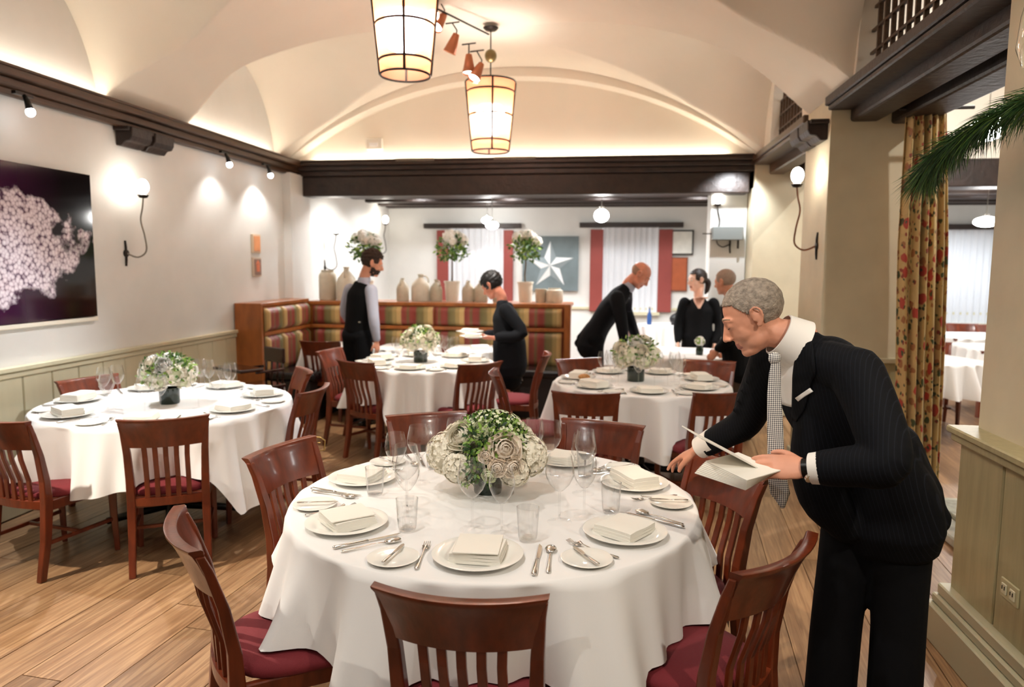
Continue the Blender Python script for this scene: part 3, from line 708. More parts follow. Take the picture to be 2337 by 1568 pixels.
def tip(a):
    q = math.degrees(a) % 360
    return .012*math.exp(-((q-222)/24)**2)+.095*math.exp(-((q-229)/3.2)**2)
cl = cloth(FG, RF, ZT, .36, .14, R(222), 5, limit=on_seats((277, 221, 165, 118, 67, 10, 328)), flare=tip); tag(cl, 'white linen cloth draped over the foreground round table', 'tablecloth')
cl = cloth(LT, RL_, ZT, .35, .16, R(238), 8, limit=on_seats((304, 251-14, 170, 10), half=11)); tag(cl, 'white linen cloth draped over the left round table', 'tablecloth')
cl = cloth(MT, RM, ZT, .36, .14, R(262), 11, folds=13, limit=on_seats((242, 316), half=13)); tag(cl, 'white linen cloth draped over the middle round table', 'tablecloth')
cl = cloth(RT, RR_, ZT, .40, .10, R(225), 14, folds=11, limit=on_seats((244, 300), half=12)); tag(cl, 'white linen cloth draped over the right round table', 'tablecloth')
def square_table(x, y, w, rz, lab, clab, z=.75, drop=.34):
    t = empty('square_table', (x, y, 0), rz, lab, 'table', 'square tables')
    MB().box((0, 0, z-.02), (w-.02, w-.02, .03)).build('tabletop', M['wood'], t)
    for sx in (-1, 1):
        for sy in (-1, 1): MB().box((sx*(w/2-.05), sy*(w/2-.05), (z-.04)/2), (.05, .05, z-.04)).build('leg', M['wood'], t)
    c = cloth((x, y), 0, z, drop, .02, R(45)+rz, int(abs(x*10)+y*7), folds=16, square=w/2); tag(c, clab, 'tablecloth')
for a in ((-3.02, 7.62, .68, 0, 'small square table at the left end of the banquette', 'white cloth on the small banquette table behind the empty chair at left'),
          (-2.25, 7.62, .62, 0, 'small square table at the banquette behind the waistcoated man', 'white cloth on the banquette table behind the waistcoated man'),
          (-1.42, 7.60, .66, 0, 'small square table at the banquette left of the dark-haired woman', 'white cloth on the banquette table beside the dark-haired woman'),
          (.60, 7.62, 1.02, 0, 'square table in front of the woman in the black v-neck', 'white cloth on the square table before the woman in black v-neck'),
          (3.10, 7.55, .85, .3, 'square table nearest in the room beyond the curtain', 'white cloth on the nearest table in the room beyond the curtain'),
          (4.75, 10.4, .95, .1, 'square table by the far window in the room beyond the curtain', 'white cloth on the farthest table in the room beyond the curtain'),
          (4.35, 8.9, .85, .1, 'square table at the right edge of the room beyond the curtain', 'white cloth on the table beside the near pier in the next room')):
    square_table(*a)
t = round_table((.78, 11.1), .46, 'small round table by the right rear window'); cl = cloth((.78, 11.1), .46, ZT, .45, .05, 0, 3); tag(cl, 'white cloth on the small round table by the rear window', 'tablecloth')

# ------------------------------------------------------------------ chairs
def make_chair():
    t = empty('dining_chair'); W = M['wood']
    # seat cushion: rounded trapezoid, domed
    mb = MB(); nu = 40; nv = 8
    def outline(a, q):
        ca, sa = math.cos(a), math.sin(a); p = 3.2; k = 1/((abs(ca)**p+abs(sa)**p)**(1/p)); x = ca*k; y = sa*k
        wx = .215+.018*y; return (x*wx*q, y*.205*q+.01)
    vs = []; fs = []
    prof = [(0.01, .468), (.4, .467), (.75, .462), (.93, .452), (1, .438), (1.0, .42), (.97, .412), (0.01, .412)]
    for (q, z) in prof:
        for i in range(nu): x, y = outline(2*PI*i/nu, q); vs.append((x, y, z))
    for j in range(len(prof)-1):
        for i in range(nu): fs.append((j*nu+i, (j+1)*nu+i, (j+1)*nu+(i+1) % nu, j*nu+(i+1) % nu))
    mb.add(vs, fs); mb.build('seat', M['seat'], t, smooth=True, recalc=True)
    mb = MB(); mb.box((0, .20, .385), (.37, .024, .055)); mb.box((0, -.185, .385), (.34, .024, .06))
    for s in (-1, 1): mb.box((s*.19, .01, .385), (.024, .38, .055), Matrix.Rotation(-s*.05, 3, 'Z'))
    mb.build('seat_frame', W, t, bevel=.004)
    for s in (-1, 1):
        mb = MB(); mb.tube([(s*.195, .195, .412), (s*.197, .197, .2), (s*.2, .205, 0)], [.029, .024, .019], 4, side=(1, 0, 0)); 
        mb.v = [tuple(v) for v in mb.v]; mb.build('leg', W, t, bevel=.003)
    for s in (-1, 1):
        # rear leg runs up as the back post, curving back and outwards
        pts = [(s*.185, -.255, 0), (s*.182, -.215, .2), (s*.180, -.195, .40), (s*.182, -.20, .52), (s*.186, -.225, .66), (s*.194, -.262, .78), (s*.203, -.285, .835)]
        mb = MB(); k = len(pts); wid = [.017, .019, .021, .020, .018, .016, .014]; dep = [.018, .021, .024, .020, .017, .014, .012]
        vs = []; fs = []
        for i, p in enumerate(pts):
            for (a, b) in ((-1, -1), (1, -1), (1, 1), (-1, 1)): vs.append((p[0]+a*wid[i], p[1]+b*dep[i], p[2]))
        for i in range(k-1):
            for j in range(4): fs.append((i*4+j, i*4+(j+1) % 4, (i+1)*4+(j+1) % 4, (i+1)*4+j))
        fs += [(3, 2, 1, 0), tuple((k-1)*4+j for j in range(4))]
        mb.add(vs, fs); mb.build('leg', W, t, bevel=.005, seg=2)
    # crest rail: wide, curved, flaring to the top with a rolled edge
    mb = MB(); nu = 24; prof = []
    def crest(u, th, zf):
        x = (u-.5)*2; zf_ = zf; wtop = .186+.034*zf_**2.2
        z = .695+.155*zf_-.010*(1-x*x)*0+.006*(x*x)*zf_
        back = -.235-.062*zf_**1.15-.045*(1-x*x)
        return (x*wtop, back+th, z)
    vs = []; fs = []; zz = [0, .2, .45, .7, .88, .97, 1.0]; tk = [.012, .013, .013, .013, .015, .019, .016]
    loop = [(a, tk[i]) for i, a in enumerate(zz)]+[(a, -tk[i]) for i, a in reversed(list(enumerate(zz)))]
    for i in range(nu+1):
        for (zf, th) in loop: vs.append(crest(i/nu, th, zf))
    L = len(loop)
    for i in range(nu):
        for j in range(L): fs.append((i*L+j, (i+1)*L+j, (i+1)*L+(j+1) % L, i*L+(j+1) % L))
    fs += [tuple(range(L)), tuple(nu*L+j for j in range(L-1, -1, -1))]
    mb.add(vs, fs); mb.build('crest_rail', W, t, smooth=True, angle=50, recalc=True)
    for i in range(5):
        x = (i-2)*.050; b0 = -.197-.028*(1-(x/.18)**2); b1 = -.237-.045*(1-(x/.18)**2)
        pts = [(x, b0, .40), (x, b0-.006, .52), (x, b1+.012, .64), (x*1.03, b1, .71)]
        mb = MB(); vs = []; fs = []
        for i2, p in enumerate(pts):
            for (a, b) in ((-1, -1), (1, -1), (1, 1), (-1, 1)): vs.append((p[0]+a*.0125, p[1]+b*.007, p[2]))
        for q in range(3):
            for j in range(4): fs.append((q*4+j, q*4+(j+1) % 4, (q+1)*4+(j+1) % 4, (q+1)*4+j))
        fs += [(3, 2, 1, 0), (12, 13, 14, 15)]
        mb.add(vs, fs); mb.build('slat', W, t, bevel=.002)
    mb = MB(); mb.grid(lambda u, v: (0, 0, 0), 1, 1) if False else None
    vs = []; fs = []
    for i in range(13):
        x = (i/12-.5)*2*.165; y = -.198-.030*(1-(x/.18)**2)
        for (a, b) in ((-.012, .372), (.012, .372), (.012, .412), (-.012, .412)): vs.append((x, y+a, b))
    for i in range(12):
        for j in range(4): fs.append((i*4+j, (i+1)*4+j, (i+1)*4+(j+1) % 4, i*4+(j+1) % 4))
    fs += [(0, 1, 2, 3), (51, 50, 49, 48)]
    mb = MB(); mb.add(vs, fs); mb.build('lower_rail', W, t, recalc=True)
    for s in (-1, 1): MB().box((s*.19, -.02, .19), (.016, .41, .022), Matrix.Rotation(-s*.03, 3, 'Z')).build('stretcher', W, t, bevel=.003)
    MB().box((0, -.015, .19), (.37, .018, .02)).build('stretcher', W, t, bevel=.003)
    return t
chair0 = make_chair()
CHAIRS = [ # crest middle, facing, label
 ((-.36, 1.64), 90, 'mahogany chair nearest the camera with its back at the foreground table'),
 ((-1.26, 1.93), 38, 'mahogany chair at the left front with the cloth corner on its seat'),
 ((-1.42, 2.88), -14, 'mahogany chair on the left side of the foreground table'),
 ((-.98, 3.66), -63, 'mahogany chair across the foreground table, behind the two upright wine glasses'),
 ((-.05, 3.61), -107, 'mahogany chair across the foreground table, right of its flowers'),
 ((.46, 2.90), 214, 'chair with orange-lit back under the man\'s held cards'),
 ((.46, 2.01), 141, 'dark mahogany chair at the right front beside the standing man'),
 ((-2.29, 3.35), 119, 'mahogany chair with its back to the camera at the front of the left table'),
 ((-3.09, 3.17), 80, 'mahogany chair cut by the left picture edge at the left table'),
 ((-3.60, 4.45), -19, 'light brown chair between the left table and the wainscot'),
 ((-1.90, 4.32), 180, 'mahogany chair at the right side of the left table, seen edge on'),
 ((-2.30, 5.05), 215, 'mahogany chair behind the left table, next to the dark high chair'),
 ((-2.11, 5.62), 62, 'front left mahogany chair of the middle table, its slats against the cloth'),
 ((-1.07, 5.70), 137, 'front right mahogany chair of the middle table'),
 ((-.86, 5.22), 10, 'mahogany chair seen side-on at the left of the right table'),
 ((-.62, 6.42), 182, 'mahogany chair at the right side of the middle table behind the woman'),
 ((-2.62, 6.33), -8, 'mahogany chair seen edge on at the left side of the middle table'),
 ((-3.02, 7.05), 92, 'mahogany chair pulled up to the small table at the banquette corner'),
 ((-.17, 4.49), 90, 'front left chair of the right table, back to the camera'),
 ((.70, 4.65), 114, 'front right chair of the right table, by the reaching man\'s sleeve'),
 ((.80, 6.20), 256, 'orange-lit chair on the far right of the right table'),
 ((-.30, 6.12), -60, 'chair on the far left of the right table by the leaning man'),
 ((.22, 10.9), 20, 'brown chair at the small round table by the rear window'),
 ((4.95, 11.15), -92, 'red-brown chair by the far window in the next room, left one'),
 ((5.25, 11.0), -80, 'red-brown chair by the far window in the next room, right one'),
 ((3.35, 8.25), -100, 'red-brown chair tucked behind the nearest table of the next room'),
]
for i, (c, f, lab) in enumerate(CHAIRS):
    o = chair0 if i == 0 else copy_tree(chair0)
    d = Vector((math.cos(R(f)), math.sin(R(f)), 0)); o.location = (c[0]+d.x*.295, c[1]+d.y*.295, 0)
    o.rotation_euler = (0, 0, R(f-90)); tag(o, lab, 'chair', 'mahogany dining chairs with crimson seats')
# dark high chair
t = empty('high_chair', (-3.22, 6.15, 0), -.5, 'dark polished wooden high chair with tray by the banquette end', 'high chair')
DW = mat('dark_polished_wood', '#2c0f0c', .15, coat=.6, var=.2, vscale=12)
for sx in (-1, 1):
    for sy in (-1, 1): MB().tube([(sx*.20, sy*.2, 0), (sx*.15, sy*.14, .52)], [.018, .018], 8).build('leg', DW, t, smooth=True)
MB().box((0, 0, .53), (.34, .32, .03)).build('seat', DW, t, bevel=.008)
MB().box((0, .16, .80), (.30, .03, .14)).build('backrest', DW, t, bevel=.012, seg=2)
for sx in (-.13, -.045, .045, .13): MB().tube([(sx, .15, .54), (sx, .16, .75)], .01, 8).build('spindle', DW, t, smooth=True)
for sx in (-1, 1): MB().box((sx*.16, 0, .68), (.03, .30, .025)).build('armrest', DW, t, bevel=.006)
MB().box((0, -.22, .71), (.44, .24, .03)).build('tray', DW, t, bevel=.012, seg=2)
MB().box((0, -.16, .2), (.34, .02, .025)).build('footrest', DW, t)

# ------------------------------------------------------------------ table ware
def wine_glass(h=.228, r=.043, label=None):
    t = empty('wine_glass')
    b0 = h*.46
    bowl = [(.004, b0), (.014, b0+.004), (r*.72, b0+.028), (r*.97, b0+.055), (r, b0+.068), (r*.93, b0+.09), (r*.78, h)]
    MB().lathe(bowl, n=32).build('bowl', M['glass'], t, smooth=True)
    MB().lathe([(.0042, b0), (.0035, b0*.6), (.0036, .02), (.006, .008)], n=12).build('stem', M['glass'], t, smooth=True)
    MB().lathe([(.006, .008), (.02, .0045), (r*.86, .002), (r*.86, 0)], n=32).build('foot', M['glass_foot'], t, smooth=True, angle=40)
    return t
def tumbler():
    o = MB().lathe([(0, .006), (.028, .006), (.031, .02), (.037, .112), (.0355, .112), (.029, .012), (0, .010)], n=28).build('water_glass', M['glass'], None, smooth=True, angle=50)
    return o
wg0 = wine_glass(); wg1 = wine_glass(.238, .050)
tb0 = tumbler()
def lathe_obj(name, prof, m, n=48): return MB().lathe(prof, n=n).build(name, m, None, smooth=True, angle=45)
plate0 = lathe_obj('dinner_plate', [(0, .004), (.07, .004), (.075, 0), (.085, .002), (.105, .012), (.136, .018), (.138, .020), (.134, .021), (.104, .016), (.085, .008), (0, .007)], M['china'])
bplate0 = lathe_obj('bread_plate', [(0, .003), (.045, .003), (.05, 0), (.058, .003), (.076, .011), (.078, .0125), (.074, .0135), (.056, .007), (0, .006)], M['china'])
def napkin(w=.145, d=.125, h=.026, seed=0):
    r = random.Random(seed); mb = MB(); mb2 = MB()
    for k in range(3):
        z = k*h/3; off = r.uniform(-.004, .004); sh = .004*k
        def layer(u, v, top, z=z, off=off):
            x = (u-.5)*(w-.003*k); y = (v-.5)*(d-.004*k)+off
            puff = math.sin(PI*min(1, max(0, v)))**.4*.0025+.0015*math.sin(u*7+seed)
            return (x, y, z+(h/3-.0008)+puff if top else z)
        n = 10; vs = []
        for top in (0, 1):
            for i in range(n+1):
                for j in range(n+1): vs.append(layer(i/n, j/n, top))
        fs = []; N = (n+1)*(n+1)
        for i in range(n):
            for j in range(n):
                a = i*(n+1)+j; fs.append((a, a+1, a+n+2, a+n+1)); fs.append((N+a, N+a+n+1, N+a+n+2, N+a+1))
        for i in range(n):
            a = i; fs.append((a, N+a, N+a+1, a+1)); a = n*(n+1)+i; fs.append((a, a+1, N+a+1, N+a))
            a = i*(n+1); fs.append((a, a+n+1, N+a+n+1, N+a)); a = i*(n+1)+n; fs.append((a, N+a, N+a+n+1, a+n+1))
        mb.add(vs, fs)
    return mb.build('folded_napkin', M['napkin'], None, smooth=True, angle=40)
nap0 = napkin(.155, .145, .030); nap1 = napkin(.19, .12, .045, 3)
def card_obj(w=.135, d=.150, h=.004):
    return MB().box((0, 0, h/2), (w, d, h)).build('menu_card', M['card'], None, bevel=.0008)
card0 = card_obj()
def fork():
    t = empty('dinner_fork')
    def hz(y): return .004+.010*math.exp(-((y-.06)/.03)**2)+.002
    pts = [(-.095), (-.05), (0), (.035), (.05)]
    mb = MB(); mb.tube([(0, y, hz(y)) for y in (-.098, -.09, -.06, 0, .035, .052)], [.004, .0075, .0055, .003, .0035, .009], 8, flat=.35, side=(1, 0, 0)); mb.build('handle', M['steel'], t, smooth=True)
    mb = MB(); mb.tube([(0, .046, .006), (0, .056, .005), (0, .064, .005)], [.009, .0115, .0115], 8, flat=.15, side=(1, 0, 0))
    for x in (-.0093, -.0031, .0031, .0093): mb.tube([(x, .062, .005), (x, .08, .0065), (x*.92, .096, .012)], [.0018, .0017, .0011], 6, side=(1, 0, 0))
    mb.build('tines', M['steel'], t, smooth=True); return t
def knife():
    t = empty('dinner_knife')
    MB().tube([(0, -.115, .007), (0, -.108, .007), (0, -.06, .007), (0, -.012, .007), (0, 0, .006)], [.005, .009, .0075, .006, .006], 8, flat=.6, side=(1, 0, 0)).build('handle', M['steel'], t, smooth=True)
    MB().prism([(-.004, 0), (.006, 0), (.0085, .05), (.007, .095), (-.003, .115), (-.004, .1)], lambda u, v: (u, v, .005), lambda u, v: (u, v, .007)).build('blade', M['steel'], t, recalc=True)
    return t
def spoon():
    t = empty('dessert_spoon')
    MB().tube([(0, -.10, .006), (0, -.092, .006), (0, -.05, .007), (0, 0, .010), (0, .03, .008), (0, .045, .006)], [.004, .0075, .005, .003, .0035, .005], 8, flat=.35, side=(1, 0, 0)).build('handle', M['steel'], t, smooth=True)
    mb = MB(); mb.ell((0, .068, .009), (.018, .028, .007)); mb.build('bowl', M['steel'], t, smooth=True); return t
def butter_knife():
    t = empty('butter_knife')
    MB().tube([(0, -.075, .005), (0, -.07, .005), (0, -.03, .005), (0, 0, .005)], [.004, .0065, .005, .004], 8, flat=.5, side=(1, 0, 0)).build('handle', M['steel'], t, smooth=True)
    MB().prism([(-.004, 0), (.004, 0), (.009, .03), (.007, .062), (0, .072), (-.005, .06)], lambda u, v: (u, v, .004), lambda u, v: (u, v, .0058)).build('blade', M['steel'], t, recalc=True)
    return t
fk0, kn0, sp0, bk0 = fork(), knife(), spoon(), butter_knife()
USED = set()
def put(proto, loc, rz, lab, cat, group, tilt=None):
    if proto.name in USED: o = copy_tree(proto)
    else: o = proto; USED.add(proto.name)
    o.location = loc; o.rotation_euler = (tilt or (0, 0))+(rz,) if tilt else (0, 0, rz); tag(o, lab, cat, group); return o
def setting(c, Rr, deg, where, tab, full=True, seed=0, napk=None, nz=0, gl=True, skip=()):
    a = R(deg); o = Vector((math.cos(a), math.sin(a), 0)); f = -o; rg = Vector((f.y, -f.x, 0)); rr = random.Random(seed+int(deg)*3+int(c[0]*100))
    C = Vector((c[0], c[1], ZT)); P = C+o*(Rr-.165); az = math.atan2(f.y, f.x)-PI/2
    j = lambda s=.006: Vector((rr.uniform(-s, s), rr.uniform(-s, s), 0))
    g = ' %s, %s' % (where, tab)
    at = lambda fo, ri, z=0: P+f*fo+rg*ri+Vector((0, 0, z))+j()
    jr = lambda s=.07: rr.uniform(-s, s)
    put(plate0, at(0, 0), 0, 'white dinner plate%s' % g, 'plate', 'dinner plates')
    npz = .010
    put(nap0 if napk is None else napk, P+Vector((0, 0, npz)), az+jr(.15)+nz, 'folded white napkin on the plate%s' % g, 'napkin', 'folded napkins on plates')
    if 'card' not in skip and full: put(card0, P+Vector((0, 0, npz+.034)), az+jr(.05)+nz, 'cream menu card on napkin%s' % g, 'menu card', 'menu cards')
    if 'bp' not in skip: bp = put(bplate0, at(-.03, -.255), 0, 'small white bread plate%s' % g, 'bread plate', 'bread plates')
    if gl:
        put(wg1 if full else wg0, at(.235, -.05), 0, 'wine glass with wider bowl%s' % g, 'wine glass', 'wine glasses')
        put(wg0, at(.195, .055), 0, 'wine glass with narrower bowl%s' % g, 'wine glass', 'wine glasses')
        if full: put(tb0, at(.15, .145), 0, 'straight water glass%s' % g, 'water glass', 'water glasses')
    if full:
        put(bk0, at(-.02, -.25, .013), az+jr(.3)-.25, 'butter knife on bread plate%s' % g, 'butter knife', 'butter knives')
    if full or not ('cut' in skip):
        put(fk0, at(0, -.175, .0), az+jr(), 'silver dinner fork left of the plate%s' % g, 'fork', 'forks')
        put(kn0, at(0, .175, .0), az+jr(), 'silver dinner knife right of the plate%s' % g, 'knife', 'knives')
        if full: put(sp0, at(0, .212, .0), az+jr(), 'silver dessert spoon beside the knife%s' % g, 'spoon', 'spoons')
fgn = {-85: 'at the nearest place', -139: 'at the left front place', 168: 'at the left back place', 116: 'at the place behind-left of flowers', 66: 'at the place behind-right of flowers', 24: 'at the place under the hand', -33: 'at the right front place'}
for d, w in fgn.items():
    setting(FG, RF, d, w, 'foreground table', True, 1, skip=(() if d in (-85, -139) else ('card',)), napk=nap1 if d == 24 else None, nz=0)
S7 = ('at the front place', 'at the front left place', 'at the left place', 'at the far left place', 'at the far right place', 'at the right place', 'at the front right place')
for c, Rr, off, tab in ((LT, RL_, -70, 'left table'), (MT, RM, -90, 'middle table'), (RT, RR_, -85, 'right table')):
    for k, w in enumerate(S7):
        setting(c, Rr, off-k*360/7, w, tab, False, k, napk=nap1 if k in (1, 2, 5) else None)

# ------------------------------------------------------------------ centrepieces
def vase(t, r=.06, h=.10):
    MB().lathe([(0, 0), (r*.95, 0), (r, .01), (r*1.02, h), (r*.92, h), (r*.9, .012), (0, .012)], n=24).build('vase', mat('dark_green_glass', '#0f2416', .06, spec=.8), t, smooth=True, angle=45)
def big_centre(c):
    t = empty('flower_centrepiece', (c[0], c[1], ZT), 0, 'round centrepiece of cream roses, hydrangea and green sprigs on the foreground table', 'flowers', 'flower centrepieces'); r = random.Random(5)
    vase(t, .055, .10); PC = [M['petal_c'], M['petal_g']]
    # camera side is -y
    H = [((-.145, -.03, .155), .088), ((-.12, .07, .185), .075), ((.15, .0, .15), .082), ((-.09, -.105, .125), .062), ((.115, -.085, .115), .060), ((.10, .10, .18), .075), ((0, .13, .17), .075), ((-.02, .02, .20), .070)]
    for (p, rad) in H: hydrangea(p, rad, 300, t, r, [M['petal_c'], M['petal_c']], .0125)
    foliage((0.01, -.01, .20), .135, 1500, t, r, [M['leaf'], M['leaf2'], M['leaf2'], M['leafd']], .024, .012, .80, inner=.75, zmin=-.3)
    foliage((-.02, -.10, .12), .075, 380, t, r, [M['leaf'], M['leaf2'], M['leafd']], .024, .012, .9, inner=.5, zmin=-.9)
    mb = MB()
    for i in range(260):
        d = rand_dir(r, .1); p = Vector((.02, 0, .21))+Vector((d.x*.145, d.y*.13, d.z*.115))
        if d.x < -.3 and d.z < .5: continue
        floret(mb, p, d, .008, r)
    o = mb.build('small_blossoms', M['petal_g'], t); o['kind'] = 'stuff'
    for (p, n, rad, m_) in (((.085, -.13, .205), (.35, -1, .45), .052, M['petal_p']), ((-.085, -.085, .235), (-.4, -.9, .7), .050, M['petal_c']), ((.0, -.095, .265), (0, -.7, .8), .036, M['petal_g']),
                            ((.02, -.155, .185), (0, -1, .3), .024, M['petal_p']), ((.065, -.165, .145), (.1, -1, .1), .028, M['petal_p']), ((.115, -.14, .145), (.5, -1, .1), .034, M['petal_p']), ((.035, -.165, .115), (0, -1, -.2), .023, M['petal_g']),
                            ((-.03, .08, .275), (0, .5, .9), .04, M['petal_c']), ((.10, .06, .25), (.6, .5, .7), .04, M['petal_p'])):
        rose(p, n, rad, t, r, m_)
def small_centre(c, lab, seed, pos, sc=1, lily=False):
    t = empty('flower_centrepiece', (c[0], c[1], ZT), seed, lab, 'flowers', 'flower centrepieces'); r = random.Random(seed)
    vase(t, .055*sc, .09*sc)
    for k in range(8):
        a = k*PI/4; q = .095*sc; hydrangea((q*math.cos(a), q*math.sin(a), (.15+.03*(k % 2))*sc), .062*sc, 80, t, r, [M['petal_c'], M['petal_g']], .018)
    hydrangea((0, 0, .22*sc), .07*sc, 90, t, r, [M['petal_w'], M['petal_g']], .018)
    foliage((0, 0, .17*sc), .14*sc, 420, t, r, [M['leaf'], M['leaf2']], .035, .017, .8, inner=.7, zmin=-.2)
    for k in range(7):
        d = rand_dir(r, .0); rose(Vector((0, 0, .17*sc))+Vector((d.x*.135, d.y*.135, d.z*.11))*sc, d, .036*sc, t, r, r.choice([M['petal_w'], M['petal_c']]))
    if lily:
        for k in range(6):
            mb = MB(); d = rand_dir(r, .5); b = Vector((d.x*.05, d.y*.05, .2)); x, y, n = frame_of(d, r)
            mb.tube([b, b+d*.07], .0025, 5, m=1)
            for q in range(6):
                a = q*PI/3; e = x*math.cos(a)+y*math.sin(a); petal(mb, b+d*.07, (e*.8+d*.6).normalized(), d.cross(e).normalized(), d, .055, .022, .2, 0)
            mb.build('lily', [M['petal_w'], M['leaf2']], t)
big_centre((-.475, 2.68))
small_centre((-2.77, 4.12), 'white lily and rose centrepiece on the left table by the wainscot', 11, None, 1.1, True)
small_centre((-1.74, 6.30), 'white rose centrepiece on the middle table before the banquette', 12, None, 1.15, True)
small_centre((.17, 5.55), 'cream rose centrepiece on the right table by the leaning man', 13, None, 1.2)
t = empty('bud_vase', (.86, 7.45, .75), 0, 'small dark vase with one white bloom on the square table before the woman', 'vase')
MB().lathe([(0, 0), (.035, 0), (.04, .05), (.03, .09), (.02, .10)], n=18).build('vase', mat('dark_green_glass2', '#0f2416', .1), t, smooth=True)
hydrangea((0, 0, .14), .05, 60, t, random.Random(4), [M['petal_w'], M['leaf2']], .016)
t = empty('blue_bottle', (.52, 11.05, ZT), 0, 'slim blue glass bottle on the small round table by the rear window', 'bottle')
MB().lathe([(0, 0), (.035, 0), (.037, .01), (.036, .15), (.014, .20), (.013, .26), (0, .262)], n=16).build('body', mat('blue_glass', '#2f4f86', .1), t, smooth=True)
MB().lathe([(.015, .245), (.015, .27), (0, .27)], n=12).build('cap', M['steel'], t)
t = empty('handbag', (.97, 11.1, ZT), 0, 'black rounded bag standing on the small round table by the rear window', 'bag')
mb = MB(); mb.ell((0, 0, .09), (.15, .08, .10)); mb.box((0, 0, .02), (.24, .12, .04)); fuse(mb, 'body', mat('black_leather', '#141416', .4), t, .012)
MB().tube([(.06*math.cos(a), 0, .16+.06*math.sin(a)) for a in [k*PI/8 for k in range(9)]], .006, 6).build('handle', M['black'], t)
# stack of plates and a folded white cloth on the banquette tables
o = put(nap1, (-1.42, 7.5, .752), .4, 'folded white napkin on the banquette table left of the dark-haired woman', 'napkin', 'folded napkins on plates')
o = put(nap1, (-2.2, 7.5, .752), .1, 'folded white napkin on the banquette table behind the waistcoated man', 'napkin', 'folded napkins on plates')
o = MB().ell((0, 0, .02), (.045, .032, .024)).build('bread_roll', mat('bread_crust', '#c08a52', .6, var=.2, vscale=60), None, smooth=True); o.location = (-.22, 5.42, .785)
tag(o, 'small brown bread roll on a napkin at the left of the right table', 'bread roll')

# ------------------------------------------------------------------ lanterns, track lights, sconces
bulbmat = emat('lit_glass', (1.0, .95, .88), 27); copper = mat('copper_mesh', '#b5714d', .45, metal=.3)
def mesh_mat():
    m = bpy.data.materials.new('copper_gauze'); m.use_nodes = True; nt = m.node_tree; N = nt.nodes.new; L = nt.links.new; b = nt.nodes['Principled BSDF']; out = nt.nodes['Material Output']
    b.inputs['Base Color'].default_value = srgb('#c9774f'); b.inputs['Roughness'].default_value = .6
    tl = N('ShaderNodeBsdfTranslucent'); tl.inputs[0].default_value = srgb('#ea9468'); mx = N('ShaderNodeMixShader'); mx.inputs[0].default_value = .6; L(b.outputs[0], mx.inputs[1]); L(tl.outputs[0], mx.inputs[2])
    tp = N('ShaderNodeBsdfTransparent'); m2 = N('ShaderNodeMixShader'); m2.inputs[0].default_value = .66; L(tp.outputs[0], m2.inputs[1]); L(mx.outputs[0], m2.inputs[2]); L(m2.outputs[0], out.inputs[0]); return m
gauze = mesh_mat()
def lantern(x, y, zb, zc, lab):
    t = empty('pendant_lantern', (x, y, zb), 0, lab, 'lantern', 'pendant lanterns of the vault'); H = .62; r0, r1 = .165, .225
    rad = lambda z: r0+(r1-r0)*z/H
    MB().lathe([(rad(0), 0), (rad(H), H)], n=40).build('gauze_shade', gauze, t, smooth=True)
    MB().lathe([(.06, .15), (.115, .18), (.135, .37), (.10, .41), (0, .415)], n=32).build('lit_diffuser', bulbmat, t, smooth=True)
    for z in (0, .09, .32, .53, H): MB().tube([(rad(z)*1.01*math.cos(a), rad(z)*1.01*math.sin(a), z) for a in [k*2*PI/36 for k in range(36)]], .008, 5, closed=True).build('hoop', M['iron'], t)
    for k in range(4):
        a = k*PI/2+.25; MB().tube([(rad(z)*1.02*math.cos(a), rad(z)*1.02*math.sin(a), z) for z in (0, H*.5, H)], .010, 5).build('upright', M['iron'], t)
        MB().tube([(rad(H)*math.cos(a), rad(H)*math.sin(a), H), (0, 0, H+.05)], .005, 5).build('spoke', M['iron'], t)
    top = zc-zb
    MB().tube([(0, 0, H+.03), (0, 0, top-.02)], .006, 6).build('rod', M['iron'], t)
    MB().ell((0, 0, H+.03+(top-H)*.42), (.055, .055, .06)).build('ball', mat('aged_brass', '#7a6a45', .35, metal=.7), t, smooth=True)
    MB().lathe([(0, top-.03), (.05, top-.025), (.07, top-.005), (.07, top), (0, top)], n=20).build('canopy', M['iron'], t, smooth=True, angle=40)
lantern(-1.43, 4.85, 2.91, 3.80, 'large copper gauze lantern nearest the camera, cut by the top edge')
lantern(-1.17, 6.70, 2.69, 3.79, 'whole copper gauze lantern hanging in front of the back arch')
